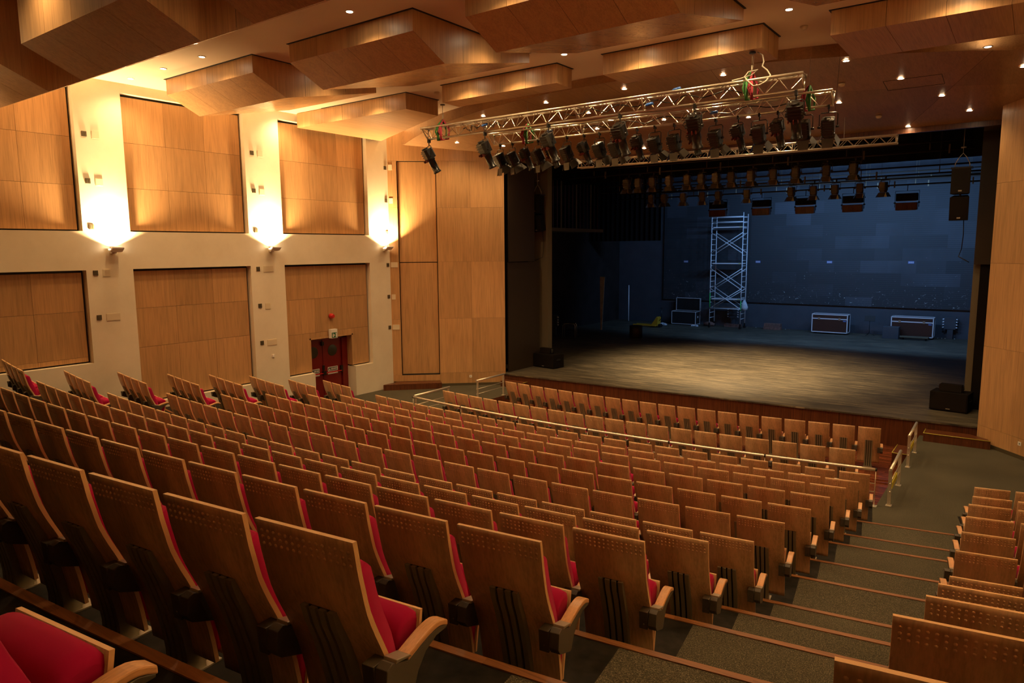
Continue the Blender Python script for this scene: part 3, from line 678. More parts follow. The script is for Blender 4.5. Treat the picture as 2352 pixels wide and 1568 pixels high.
def strip_faces(mb, x0, x1, back, front, mi_face, mi_edge):
    n = len(back)
    for i in range(n - 1):
        a, b_, c, d = back[i], back[i + 1], front[i], front[i + 1]
        f = mb.face([(x0, *a), (x1, *a), (x1, *b_), (x0, *b_)], mi_face); f.smooth = True
        f = mb.face([(x1, *c), (x0, *c), (x0, *d), (x1, *d)], mi_face); f.smooth = True
        mb.face([(x0, *c), (x0, *a), (x0, *b_), (x0, *d)], mi_edge, [(0, 1), (0, 0), (1, 0), (1, 1)])
        mb.face([(x1, *a), (x1, *c), (x1, *d), (x1, *b_)], mi_edge, [(0, 0), (0, 1), (1, 1), (1, 0)])
    mb.face([(x0, *back[0]), (x0, *front[0]), (x1, *front[0]), (x1, *back[0])], mi_edge, [(0, 0), (0, 1), (1, 1), (1, 0)])
    mb.face([(x0, *back[-1]), (x1, *back[-1]), (x1, *front[-1]), (x0, *front[-1])], mi_edge, [(0, 0), (1, 0), (1, 1), (0, 1)])
def seat_proto():
    root = empty('theatre_seat', (0, 0, 0))
    mb = MB(); front = [(p[0] + TH * n[0], p[1] + TH * n[1]) for p, n in zip(SP, SN)]
    front[0] = (SP[0][0] + TH, SP[0][1] - .001)
    strip_faces(mb, -HW, HW, SP, front, 0, 1)
    bmesh.ops.remove_doubles(mb.bm, verts=mb.bm.verts, dist=.0004)
    for row_, z in enumerate((.957, .931, .904)):      # three rows of domed studs
        for i in range(15):
            x = -.213 + .4265 * i / 14; y = shell_y(z)
            mb.dome((x, y, z), .0075, (0, -1, -.1), 7, .75, 0)
    mb.build('backrest', [M_back, M_ply], root, fix=False)
    # back cushion: rounded slab on the front of the shell
    mb = MB(); zc = [(.885, .008), (.89, .03), (.882, .05), (.86, .062)] 
    zs = [.885, .80, .71, .61, .52, .44]; ba = [(shell_y(z) + TH * 1.02, z) for z in zs]
    rear = [(shell_y(.892) + TH, .892)] + [(shell_y(z) + TH, z) for z in (.85, .76, .66, .56, .46)]
    fr = [(shell_y(.892) + TH + .040, .896), (shell_y(.85) + TH + .070, .872), (shell_y(.76) + TH + .078, .765), (shell_y(.66) + TH + .080, .665), (shell_y(.56) + TH + .076, .57), (shell_y(.46) + TH + .06, .47)]
    rear, fr = smooth_profile(rear, 2), smooth_profile(fr, 2)
    W2 = .234
    for i in range(len(rear) - 1):
        r0_, r1_, f0, f1 = rear[i], rear[i + 1], fr[i], fr[i + 1]
        xs = [-W2, -W2 + .012, -W2 + .045, 0, W2 - .045, W2 - .012, W2]; k_ = [0.0, .86, 1, 1.04, 1, .86, 0.0]
        def pt(j, r_, f_): return (xs[j], r_[0] + (f_[0] - r_[0]) * k_[j], r_[1] + (f_[1] - r_[1]) * k_[j])
        for j in range(6):
            f = mb.face([pt(j, r0_, f0), pt(j, r1_, f1), pt(j + 1, r1_, f1), pt(j + 1, r0_, f0)]); f.smooth = True
        if i == 0: 
            for j in range(6): mb.face([(xs[j], *r0_), pt(j, r0_, f0), pt(j + 1, r0_, f0), (xs[j + 1], *r0_)]) if k_[j] or k_[j + 1] else None
    bmesh.ops.remove_doubles(mb.bm, verts=mb.bm.verts, dist=.0003)
    mb.build('back_cushion', M_red, root, fix=False)
    # tipped-up seat: ply pan facing forward, thick cushion behind it
    mb = MB(); pan = smooth_profile([(.385, .575), (.372, .50), (.345, .38), (.312, .25), (.288, .12)], 2)
    pn = normals2(pan); panf = [(p[0] + .016 * n[0], p[1] + .016 * n[1]) for p, n in zip(pan, pn)]
    strip_faces(mb, -.225, .225, pan, panf, 0, 1)
    bmesh.ops.remove_doubles(mb.bm, verts=mb.bm.verts, dist=.0004)
    st = mb.build('seat', [M_back, M_ply], root, fix=False)
    mb = MB(); prof = [(.383, .570), (.355, .592), (.30, .588), (.262, .56), (.248, .50), (.252, .40), (.262, .28), (.272, .16), (.285, .13)]
    prof = smooth_profile(prof, 2); xs = [-.212, -.205, -.17, 0, .17, .205, .212]; ctr = (.325, .36); kk = [.82, .95, 1, 1.02, 1, .95, .82]
    def sp(j, p): return (xs[j], ctr[0] + (p[0] - ctr[0]) * (kk[j] if p[0] < .34 else 1), ctr[1] + (p[1] - ctr[1]) * (kk[j] if p[1] > .2 else 1))
    for i in range(len(prof) - 1):
        for j in range(6):
            f = mb.face([sp(j, prof[i]), sp(j, prof[i + 1]), sp(j + 1, prof[i + 1]), sp(j + 1, prof[i])]); f.smooth = True
    for j in (0, 6):
        c_ = (xs[j], .33, .36)
        for i in range(len(prof) - 1): mb.face([c_, sp(j, prof[i]), sp(j, prof[i + 1])])
        mb.face([c_, sp(j, prof[-1]), sp(j, prof[0])])
    bmesh.ops.remove_doubles(mb.bm, verts=mb.bm.verts, dist=.0003)
    mb.build('seat_cushion', M_red, st)
    # ribbed pedestal behind the shell down to the floor
    mb = MB()
    zs = [.675, .60, .52, .42, .32, .2, .1, -.02]; d_ = [.022, .032, .036, .040, .040, .038, .036, .036]
    outer = [(shell_y(max(z, .1)) - d, z) for z, d in zip(zs, d_)]
    def ribbon(x0, x1, off, mi):
        o_ = [(p[0] + off, p[1]) for p in outer]; i_ = [(shell_y(max(z, .1)) + (.0 if z > .12 else .06), z) for z in zs]
        for i in range(len(o_) - 1):
            mb.face([(x0, *o_[i]), (x1, *o_[i]), (x1, *o_[i + 1]), (x0, *o_[i + 1])], mi)
            mb.face([(x0, *i_[i]), (x0, *o_[i]), (x0, *o_[i + 1]), (x0, *i_[i + 1])], mi); mb.face([(x1, *o_[i]), (x1, *i_[i]), (x1, *i_[i + 1]), (x1, *o_[i + 1])], mi)
        mb.face([(x0, *i_[0]), (x1, *i_[0]), (x1, *o_[0]), (x0, *o_[0])], mi)
    for i in range(4): ribbon(-.082 + .0447 * i, -.082 + .0447 * i + .030, 0, 0)
    ribbon(-.074, .074, .016, 1)
    mb.box(-.045, .045, .235, .33, -.02, .40, 0)
    pd = mb.build('pedestal', [M_ped, M_groove], root, fix=False)
    mb = MB(); mb.box(-.095, .095, .17, .38, -.02, .008); mb.build('base_plate', M_alu, pd)
    return root
def armrest_proto(root):
    # cast arm bracket reaching round the edge of the shell, wooden pad on top
    mb = MB(); xc = .275
    side = [(.085, .500), (.115, .515), (.20, .480), (.27, .493), (.34, .508), (.41, .512), (.458, .496), (.456, .486), (.385, .486), (.315, .458), (.265, .405), (.238, .345), (.222, .338), (.10, .385), (.075, .42)]
    mb.prism(side, xc - .027, xc + .027, 'x'); mb.prism([(.075, .505), (.155, .505), (.160, .40), (.085, .385)], xc - .085, xc - .03, 'x')
    for z in (.465, .42): mb.dome((xc - .055, .082, z), .007, (0, -1, 0))
    ar = mb.build('armrest', M_plastic, root, bevel=.006, seg=2)
    mb = MB(); mb.prism([(.135, .520), (.215, .500), (.225, .488), (.130, .505)], xc - .0305, xc + .0305, 'x'); mb.build('arm_joint', M_alu, ar, bevel=.003)
    top = smooth_profile([(.205, .500), (.27, .519), (.34, .535), (.41, .538), (.464, .516)], 3); bot = [(p[0], p[1] - .026) for p in top]
    mb = MB(); n = len(top)
    for i in range(n - 1):
        wa, wb = .028, .028
        mb.face([(xc - wa, *top[i]), (xc + wa, *top[i]), (xc + wb, *top[i + 1]), (xc - wb, *top[i + 1])]); mb.face([(xc + wa, *bot[i]), (xc - wa, *bot[i]), (xc - wb, *bot[i + 1]), (xc + wb, *bot[i + 1])])
        mb.face([(xc - wa, *bot[i]), (xc - wa, *top[i]), (xc - wb, *top[i + 1]), (xc - wb, *bot[i + 1])]); mb.face([(xc + wa, *top[i]), (xc + wa, *bot[i]), (xc + wb, *bot[i + 1]), (xc + wb, *top[i + 1])])
    for k_ in (0, n - 1): mb.face([(xc - .028, *top[k_]), (xc - .028, *bot[k_]), (xc + .028, *bot[k_]), (xc + .028, *top[k_])])
    bmesh.ops.remove_doubles(mb.bm, verts=mb.bm.verts, dist=.0003)
    mb.build('arm_pad', M_arm, ar, bevel=.006, seg=2)
    return ar
proto = seat_proto(); arm = armrest_proto(proto)
used = [False]
def place_seat(r, th, z, label, left_arm=False, group='tip-up theatre seats'):
    o = proto if not used[0] else copy_tree(proto)
    used[0] = True
    o.location = pol(r, th, z); o.rotation_euler = (0, 0, th); tag(o, label, 'theatre seat', group)
    if left_arm:
        a = copy_tree(next(c for c in o.children if c.name.startswith('armrest')), o); a.location.x = -.55
    return o
NSEAT = {0: 1, 1: 6, 2: 12, 3: 19}
RN = {13: 'front pit row', 12: 'second pit row'}
for k in list(range(1, 14)) + [0]:
    r, zt, a = ROWS[k]; n = NSEAT.get(k, 20 if k > 11 else 22)
    rowname = RN.get(k) or '%s row behind the long rail' % ORD[11 - k]
    for i in range(n):
        lab = 'oak-backed red tip-up seat, %s from the right aisle, %s' % (ORD[i], rowname) if i else 'oak-backed red tip-up seat at the right aisle, %s' % rowname
        if k > 11: lab = 'oak-backed red tip-up seat, %s from the right end of the %s' % (ORD[i], rowname)
        place_seat(r, a - (i * .55 - .24) / r, zt - SEAT_H, lab, left_arm=(i == n - 1 and k > 3))
for k in range(4, 12):      # block against the left wall
    r, zt, a = ROWS[k]; r -= .1; n = 4 if k < 10 else 3
    for i in range(n):
        place_seat(r, a - ((24.37 + i) * .55 - .24) / r, zt - SEAT_H, 'red seat in the left wall block, %s from its aisle, %s row behind the rail' % (ORD[i], ORD[11 - k]), left_arm=(i == n - 1), group='seats of the left wall block')
for k in range(1, 12):      # block on the right of the aisle
    r, zt, a = ROWS[k]
    for i in range(2):
        if i == 1 and k in (1, 2, 3): continue
        place_seat(r, a + (1.975 + i * .55 + .24) / r, zt - SEAT_H, 'oak seat back right of the aisle, %s from the aisle, %s row behind the rail' % (ORD[i], ORD[11 - k]), left_arm=(i == 0), group='seats of the right hand block')
# ------------------------------------------------------------------ rails
def rail_obj(name, label, pts_posts, tops, z0, h, top_r=.030, mids=(.44, .28), flat=True, yellow=False, cat='handrail', group=None):
    o = empty(name, (0, 0, 0), 0, label, cat, group)
    mb = MB(); mb.tube([(*p, z0 + h) for p in tops], top_r, 12); mb.build('top_rail', M_steel, o)
    for q in mids:
        mb = MB(); mb.tube([(*p, z0 + q) for p in tops], .010, 8); mb.build('mid_rail', M_steel, o)
    for p in pts_posts:
        mb = MB()
        if flat: mb.box(p[0] - .030, p[0] + .030, p[1] - .012, p[1] + .012, z0, z0 + h - .02)
        else: mb.tube([(*p, z0), (*p, z0 + h)], .008, 8)
        ps = mb.build('post', M_steel, o)
        mb = MB(); mb.box(p[0] - .05, p[0] + .05, p[1] - .06, p[1] + .06, z0 - .002, z0 + .01); mb.build('foot_plate', M_steel, ps)
        if not flat:
            mb = MB(); mb.tube([(p[0] - .02, p[1], z0 + h), (p[0] + .02, p[1], z0 + h)], .031, 12); mb.build('coupling', M_groove, ps)
    if yellow:
        a, b_ = Vector((*tops[0], 0)), Vector((*tops[-1], 0)); d = b_ - a; mb = MB()
        for t0, t1 in ((.12, .62),):
            p, q = a + d * t0, a + d * t1; mb.hexa([(p.x - .022, p.y, z0 + .30), (p.x + .022, p.y, z0 + .30), (q.x + .022, q.y, z0 + .30), (q.x - .022, q.y, z0 + .30), (p.x - .022, p.y, z0 + .42), (p.x + .022, p.y, z0 + .42), (q.x + .022, q.y, z0 + .42), (q.x - .022, q.y, z0 + .42)])
        mb.build('warning_tape', M_yellow, o)
    return o
RP = arc_pts(39.62, -13.95, -2.12, 36, 0); rp2 = [p[:2] for p in RP]
rail_obj('guard_rail', 'long curved steel rail between the seating and the pit', [rp2[i] for i in (0, 6, 12, 18, 24, 30, 36)], rp2, 0, .71, flat=False, cat='rail')
rail_obj('handrail', 'short steel handrail at the right aisle, nearer one with yellow tape', [(-1.90, 14.48), (-1.93, 15.86)], [(-1.89, 14.42), (-1.93, 15.92)], 0, .71, yellow=True, group='short handrails')
rail_obj('handrail', 'short steel handrail at the right aisle, nearer the stage', [(-1.95, 17.33), (-1.98, 18.68)], [(-1.95, 17.27), (-1.98, 18.74)], 0, .71, yellow=True, group='short handrails')
rail_obj('handrail', 'short steel handrail at the left end of the long rail', [(-14.02, 14.30), (-14.06, 15.75)], [(-14.02, 14.24), (-14.06, 15.81)], 0, .71, group='short handrails')
rail_obj('handrail', 'short steel handrail on the left landing below the forestage wall', [(-14.02, 17.10), (-14.05, 18.50)], [(-14.02, 17.04), (-14.05, 18.56)], 0, .71, group='short handrails')
# wooden steps
def step_obj(label, poly, z0, z1, strip=None):
    o = empty('wooden_step', (poly[0][0], poly[0][1], z0), 0, label, 'step')
    q = [(p[0] - poly[0][0], p[1] - poly[0][1]) for p in poly]
    mb = MB(); mb.prism(q, 0, z1 - z0 - .03, 'z'); mb.build('riser', M_dark, o)
    mb = MB(); mb.prism(q, z1 - z0 - .03, z1 - z0, 'z'); mb.build('tread', M_dark, o, bevel=.004)
    if strip:
        for i, j in strip:
            a, b_ = Vector((*q[i], z1 - z0 + .003)), Vector((*q[j], z1 - z0 + .003)); mb = MB(); mb.tube([a, b_], .010, 6); mb.build('nosing_strip', M_ywood, o)
    return o
step_obj('dark wooden step in front of the stage, right of the aisle rails', [(-1.95, 19.95), (-.55, 19.95), (-.62, 20.16), (-1.0, 20.46), (-1.95, 20.44)], 0, .205, [(0, 1), (0, 4)])
step_obj('dark wooden step in front of the stage left corner', [(-15.05, 19.66), (-14.1, 19.70), (-14.1, 19.98), (-15.05, 19.98)], 0, .205, [(1, 2)])
step_obj('dark wooden bench step below the tall hatch', [(-17.93, 16.72), (-17.95, 17.42), (-16.83, 18.46), (-16.52, 18.18)], 0, .205)
step_obj('small dark step from the right aisle down into the pit', [(-2.46, 18.75), (-2.11, 18.75), (-2.11, 19.62), (-2.46, 19.62)], -.39, -.10, [(0, 3), (0, 1)])
# ------------------------------------------------------------------ stage
SFL, SFR = (-15.3, 19.98), (-.70, 20.54)
mb = MB(); poly = [SFL, SFR, (3.5, 20.9), (3.5, 39.9), (-21, 39.9), (-21, 20.9), (-15.3, 20.9)]
poly = [(-15.3, 19.98), (-.70, 20.54), (-.70, 21.0), (3.5, 21.9), (3.5, 39.9), (-21, 39.9), (-21, 21.9), (-15.3, 21.0)]
mb.prism(poly, .36, .40, 'z', 0); mb.build('floor', M_stage, kind='structure')
mb = MB(); n = 12
for i in range(n):
    a = Vector((-15.2, 20.03, 0)).lerp(Vector((-.75, 20.58, 0)), i / n); b_ = Vector((-15.2, 20.03, 0)).lerp(Vector((-.75, 20.58, 0)), (i + 1) / n)
    mb.hexa([(a.x + .002, a.y, -.6), (b_.x - .002, b_.y, -.6), (b_.x - .002, b_.y + .05, -.6), (a.x + .002, a.y + .05, -.6), (a.x + .002, a.y, .36), (b_.x - .002, b_.y, .36), (b_.x - .002, b_.y + .05, .36), (a.x + .002, a.y + .05, .36)])
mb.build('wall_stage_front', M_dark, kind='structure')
mb = MB()
mb.box(-21.2, 3.7, 39.82, 40.1, .4, 11, 0); mb.build('wall_back', M_navy, kind='structure')
mb = MB(); mb.box(-17.95, -1.0, 39.70, 39.80, 1.80, 8.3); mb.build('slatted_wall_cladding', M_backwall, label='large black slatted cladding covering the upper back wall of the stage', cat='wall cladding')
mb = MB(); mb.box(-21.2, -21, 21.9, 40, .4, 11); mb.build('wall_stage_left', M_blackwall, kind='structure')
mb = MB(); mb.box(3.5, 3.7, 21.9, 40, .4, 11); mb.build('wall_stage_right', M_blackwall, kind='structure')
mb = MB(); mb.face([(-21.2, 21.9, 11), (3.7, 21.9, 11), (3.7, 40, 11), (-21.2, 40, 11)]); mb.build('ceiling', M_void, kind='structure')
# proscenium: header, returns, columns
mb = MB(); mb.box(-15.5, -.6, YF, YF + .12, 7.80, 8.6, 0); mb.box(-21.2, 3.7, YF + .15, YF + .3, 7.86, 11, 1); mb.build('wall_header', [M_dark, M_void], kind='structure')
mb = MB(); mb.box(-21.2, -15.98, 22.9, 23.1, .4, 11); mb.box(-.2, 3.7, 22.9, 23.1, .4, 11); mb.box(-21.2, -15.9, 21.7, 21.9, .4, 11); mb.box(-.2, 3.7, 21.7, 21.9, .4, 11); mb.build('wall_proscenium', M_void, kind='structure')
for x0, x1, nm in ((-15.9, -14.98, 'left'), (-1.33, -.6, 'right')):
    mb = MB(); mb.box(x0, x1, 22.6 if nm == 'left' else 22.8, 22.9, .4, 10.9); mb.build('wall_column_' + nm, M_column, kind='structure')
o = empty('masking_panel', (-15.18, 20.34, .4), 0, 'tall dark masking panel in two leaves at the left side of the stage opening', 'masking panel')
mb = MB(); mb.box(-.04, 0, 0, 2.0, .0, 3.98); mb.build('lower_leaf', M_brownblack, o)
mb = MB(); mb.box(0, .05, .0, 1.6, 4.0, 7.42); mb.build('upper_leaf', M_brownblack, o)
o = empty('masking_panel', (-.9, 22.72, .4), 0, 'narrow dark masking panel in two leaves at the right side of the stage opening', 'masking panel')
mb = MB(); mb.box(-.27, .4, 0, .05, .0, 4.0); mb.build('lower_leaf', M_void, o)
mb = MB(); mb.box(-.42, .4, -.06, -.01, 3.95, 7.42); mb.build('upper_leaf', M_brownblack, o)
mb = MB()
for i in range(30):     # pleated black leg
    x = -21 + i * .15
    mb.hexa([(x, 36.0 + .08 * (i % 2), 5.25), (x + .15, 36.08 - .08 * (i % 2), 5.25), (x + .15, 36.13 - .08 * (i % 2), 5.25), (x, 36.05 + .08 * (i % 2), 5.25), (x, 36.0 + .08 * (i % 2), 10.9), (x + .15, 36.08 - .08 * (i % 2), 10.9), (x + .15, 36.13 - .08 * (i % 2), 10.9), (x, 36.05 + .08 * (i % 2), 10.9)])
mb.build('stage_curtain', M_void, label='black pleated cloth hanging at the upper left of the stage', cat='curtain')
mb = MB()
for i in range(84):
    x = -20.9 + i * .29; s = .06 if i % 2 else 0
    mb.hexa([(x, 30 + s, 7.95), (x + .29, 30.06 - s, 7.95), (x + .29, 30.1 - s, 7.95), (x, 30.04 + s, 7.95), (x, 30 + s, 10.9), (x + .29, 30.06 - s, 10.9), (x + .29, 30.1 - s, 10.9), (x, 30.04 + s, 10.9)])
mb.build('stage_border', M_void, label='black border cloth across the stage above the second lighting bar', cat='curtain')
# fly gallery with railing on the left
o = empty('fly_gallery', (-18.95, 29, 5.85), 0, 'raised gallery with upright bars on the dark left side of the stage', 'gallery')
mb = MB(); mb.box(-2.0, 0, -4.6, 5.0, -.12, 0); mb.box(-.02, .02, -4.6, 5.0, -.14, .02); mb.build('platform', M_column, o)
for i in range(16):
    mb = MB(); y = -1.0 + i * .36; mb.box(-.012, .012, y - (.05 if i % 4 == 1 else .02), y + (.05 if i % 4 == 1 else .02), 0, 2.3); mb.build('upright_bar', M_column if i % 4 == 1 else M_dark, o)
# ------------------------------------------------------------------ speakers
def subwoofer(loc, rz, label, w_=1.0, d_=.62, h_=.52):
    o = empty('subwoofer', loc, rz, label, 'speaker', 'stage edge subwoofers')
    mb = MB(); mb.box(-w_ / 2, w_ / 2, 0, d_, .02, h_); mb.build('cabinet', M_spk, o, bevel=.012)
    mb = MB(); mb.box(-w_ / 2 + .03, w_ / 2 - .03, -.012, 0, .05, h_ - .03); mb.build('grille', M_spk, o)
    mb = MB(); mb.box(w_ / 2 - .01, w_ / 2 + .004, d_ * .35, d_ * .65, h_ * .55, h_ * .68); mb.tube([(w_ / 2 + .006, d_ * .3, h_ * .6), (w_ / 2 + .02, d_ * .35, h_ * .6), (w_ / 2 + .02, d_ * .65, h_ * .6), (w_ / 2 + .006, d_ * .7, h_ * .6)], .01, 6); mb.build('handle', M_groove, o)
    mb = MB(); mb.box(-.05, .05, -.016, -.012, .07, .09); mb.build('badge', M_alu, o)
    return o
subwoofer((-14.66, 21.80, .4), rad(-8), 'large black subwoofer on the stage floor by the left column')
subwoofer((-1.62, 21.98, .4), rad(-8), 'large dark subwoofer on the stage floor at the right edge', .90)
def frontfill(loc, rz, label):
    o = empty('small_speaker', loc, rz, label, 'speaker', 'small speakers standing on the subwoofers')
    mb = MB(); mb.prism([(0, 0), (.26, 0), (.20, .20), (.04, .20)], -.26, .26, 'x'); mb.build('cabinet', M_spk, o, bevel=.008)
    for s in (-1, 1):
        mb = MB(); mb.box(s * .275 - .012, s * .275 + .012, .06, .16, -.02, .18); mb.tube([(s * .28, .11, .10), (s * .305, .11, .10)], .022, 10); mb.build('bracket', M_black, o)
frontfill((-14.72, 21.98, .925), rad(-8), 'small black speaker lying on the left subwoofer')
frontfill((-1.60, 22.12, .925), rad(-8), 'small dark speaker lying on the right subwoofer')
def flown(x, y, zt, label, side):
    o = empty('flown_speaker', (x, y, zt), 0, label, 'speaker', 'flown loudspeakers')
    tilt = Matrix.Rotation(rad(10), 4, 'X')
    mb = MB(); mb.prism([(-.22, 0), (.22, 0), (.16, .40), (-.16, .40)], -.66, 0, 'z'); mb.build('upper_cabinet', M_spk, o, bevel=.01)
    M_ = Matrix.Translation((0, .02, -.74)) @ tilt
    mb = MB(); mb.prism([(-.22, 0), (.22, 0), (.16, .40), (-.16, .40)], -.62, 0, 'z', M=M_); mb.build('lower_cabinet', M_spk, o, bevel=.01)
    for z in (-.60, -1.30):
        mb = MB(); mb.box(-.04, .04, -.012 + (.12 if z < -1 else 0), -.002 + (.12 if z < -1 else 0), z, z + .035); mb.build('badge', M_alu, o)
    mb = MB(); mb.box(-.24, .24, .02, .38, 0, .035); mb.box(-.02, .02, .15, .25, -.78, -.62); mb.build('rigging_frame', M_black, o)
    mb = MB(); mb.tube([(-.17, .2, .04), (-.16, .2, .14), (-.08, .2, .30), (0, .2, .40), (.08, .2, .30), (.16, .2, .14), (.17, .2, .04)], .011, 6); mb.tube([(0, .2, .40), (0, .2, 1.6)], .006, 6); mb.tube([(-.06, .2, .55), (.06, .2, .55)], .02, 8)
    mb.build('lifting_chain', M_alu, o)
    mb = MB(); mb.tube([(.10, .38, -1.2), (.12, .42, -1.7), (.10, .44, -2.1), (.04, .46, -2.3), (side * .30, .30, -2.45)], .012, 6); mb.build('cable', M_black, o)
flown(-15.20, 22.05, 6.83, 'pair of black loudspeakers hanging before the left grey column', -1)
flown(-1.72, 22.15, 6.86, 'pair of black loudspeakers hanging at the right of the stage opening', 1)
# ------------------------------------------------------------------ trusses
def truss(name, x0, x1, y, zt, h, w_, label, pitch, tri=True, y1=None, mids=()):
    o = empty(name, (x0, y, zt), 0, label, 'lighting truss', 'aluminium lighting trusses'); Lx = x1 - x0; dy = (y1 or y) - y
    ch = [(-w_ / 2, 0), (w_ / 2, 0), (0, -h)] if tri else [(-w_ / 2, 0), (w_ / 2, 0), (-w_ / 2, -h), (w_ / 2, -h)]
    xe = [0 if c[1] == 0 else (.12 if tri else 0) for c in ch]
    for c, e in zip(ch, xe):
        mb = MB(); mb.tube([(e, c[0], c[1]), (Lx - e * 0, c[0] + dy, c[1])], .025, 10); mb.build('chord', M_truss, o)
    mb = MB(); n = int(Lx / pitch); pairs = ((0, 2), (1, 2), (0, 1)) if tri else ((0, 2), (1, 3), (0, 1), (2, 3))
    for a, b_ in pairs:
        for i in range(n):
            xa, xb_, xm = .05 + (Lx - .1) * i / n, .05 + (Lx - .1) * (i + 1) / n, .05 + (Lx - .1) * (i + .5) / n
            P = lambda x, c: (x, ch[c][0] + dy * x / Lx, ch[c][1])
            mb.tube([P(xa, a), P(xm, b_)], .0085, 5, cap=False); mb.tube([P(xm, b_), P(xb_, a)], .0085, 5, cap=False)
    mb.build('lacing', M_truss, o)
    mb = MB()
    for x in [.03, Lx - .02] + list(mids):
        for a, b_ in (pairs if tri else ((0, 1), (1, 3), (3, 2), (2, 0))):
            mb.tube([(x, ch[a][0] + dy * x / Lx, ch[a][1]), (x if not (tri and x == .03 and ch[b_][1]) else .12, ch[b_][0] + dy * x / Lx, ch[b_][1])], .016, 6)
    mb.build('end_frame', M_truss, o)
    return o
tA = truss('lighting_truss', -12.92, -3.56, 13.74, 7.93, .27, .27, 'long aluminium truss nearest the audience, hung from the ceiling baffles', .43, mids=(2.0, 4.6, 6.2))
tB = truss('lighting_truss', -12.19, -3.47, 15.58, 7.93, .27, .27, 'second aluminium truss carrying the main row of stage lights', .43, mids=(2.9, 5.8))
tC = truss('lighting_truss', -11.95, -2.98, 19.85, 7.60, .20, .20, 'slim aluminium truss along the front of the stage opening', .36, tri=False, y1=20.3, mids=(2.5, 4.2, 5.0, 6.5))
# hanging gear on the trusses
def sling(x, y, z, label, mats):
    o = empty('round_sling', (x, y, z), 0, label, 'sling', 'round slings on the trusses')
    for i, mm in enumerate(mats):
        mb = MB(); dx = (i - .5) * .10
        pts = [(dx * .3, 0, .18), (dx - .03, -.13, .02), (dx - .05, -.17, -.12), (dx, -.08, -.32), (dx + .04, .10, -.28), (dx + .03, .15, -.05), (dx * .3, 0, .18)]
        mb.tube(pts, .022, 6); mb.tube([(dx, -.13, 0), (dx + .01, -.15, -.34)], .028, 6); mb.build('strap', mm, o)
    return o
for x, t_, y, zt, ztop, lab in ((-12.27, 0, 13.74, 7.93, 8.47, 'left end of the front truss'), (-4.52, 0, 13.74, 7.93, 8.46, 'right end of the front truss')):
    sling(x, y, zt - .02, 'green and red slings round the %s' % lab, [M_greencloth, M_redcloth])
    o = empty('chain_hoist_line', (x, y, zt + .14), 0, 'steel suspension line above the %s' % lab, 'suspension line', 'truss suspension lines')
    mb = MB(); mb.tube([(0, 0, 0), (0, 0, .15)], .018, 8); mb.build('hook', M_alu, o)
    mb = MB(); mb.tube([(0, 0, .15), (0, 0, ztop - zt - .14)], .006, 6); mb.tube([(.02, .01, .12), (.025, .01, ztop - zt - .15)], .003, 4); mb.build('wire', M_alu, o)
    mb = MB(); mb.tube([(0, 0, ztop - zt - .165), (0, 0, ztop - zt - .142)], .06, 14); mb.build('ceiling_plate', M_black, o)
for x, lab in ((-10.95, 'left part'), (-3.95, 'right part')):
    sling(x, 15.58, 7.91, 'green and red slings round the %s of the second truss' % lab, [M_redcloth, M_greencloth])
    o = empty('chain_hoist_line', (x, 15.58, 8.07), 0, 'steel suspension line above the %s of the second truss' % lab, 'suspension line', 'truss suspension lines')
    mb = MB(); mb.tube([(0, 0, 0), (0, 0, slope_z(15.6) - 8.075)], .006, 6); mb.build('wire', M_alu, o)
mb = MB(); mb.tube([(-4.44, 13.78, 8.45), (-4.34, 13.76, 8.38), (-4.30, 13.72, 8.25), (-4.32, 13.70, 8.17), (-4.22, 13.68, 8.08), (-4.14, 13.62, 7.97), (-4.2, 13.56, 7.86), (-4.3, 13.52, 7.80), (-4.42, 13.52, 7.80), (-4.52, 13.54, 7.90), (-4.60, 13.58, 8.0), (-4.55, 13.64, 8.09), (-4.40, 13.70, 8.12), (-4.5, 13.66, 8.03), (-4.7, 13.64, 7.99), (-4.85, 13.62, 7.97)], .013, 8)
mb.build('white_rope', M_rope, label='white cable looping from the baffle to the right end of the front truss', cat='cable')
for i, (x, y, dy, zt) in enumerate(((-11.6, 13.74, 1.35, 7.86), (-8.7, 13.74, 4.0, 7.86), (-9.6, 15.58, 5.2, 7.86))):   # black cables lying in the trusses
    mb = MB(); pts = []; n = 26
    for j in range(n + 1):
        x_ = x + dy * j / n; pts.append((x_, y + .06 * sin(j * 1.9 + i), zt - .06 + .05 * sin(j * 1.3 + 2 * i)))
    mb.tube(pts, .012, 6); mb.build('power_cable', M_black, label='black cable bundle laced along the %s' % ['left part of the front truss', 'right part of the front truss', 'second truss'][i], cat='cable')
for i, (x, y, z, l_) in enumerate([(-10.95 + .1, 13.66, 7.80, 'left part of the front truss'), (-5.95, 13.62, 7.96, 'top of the front truss, centre right'), (-6.55, 13.66, 7.75, 'underside of the front truss, centre right'), (-5.9, 15.52, 7.78, 'second truss, centre right'), (-10.2, 15.5, 7.82, 'second truss, left part')]):
    mb = MB(); mb.tube([(x - .07, y, z), (x + .07, y, z + .02)], .03, 10); mb.tube([(x - .10, y, z - .005), (x - .07, y, z)], .018, 8); mb.build('cable_connector', M_blueplug, label='small blue cable connector, %s' % l_, cat='connector')
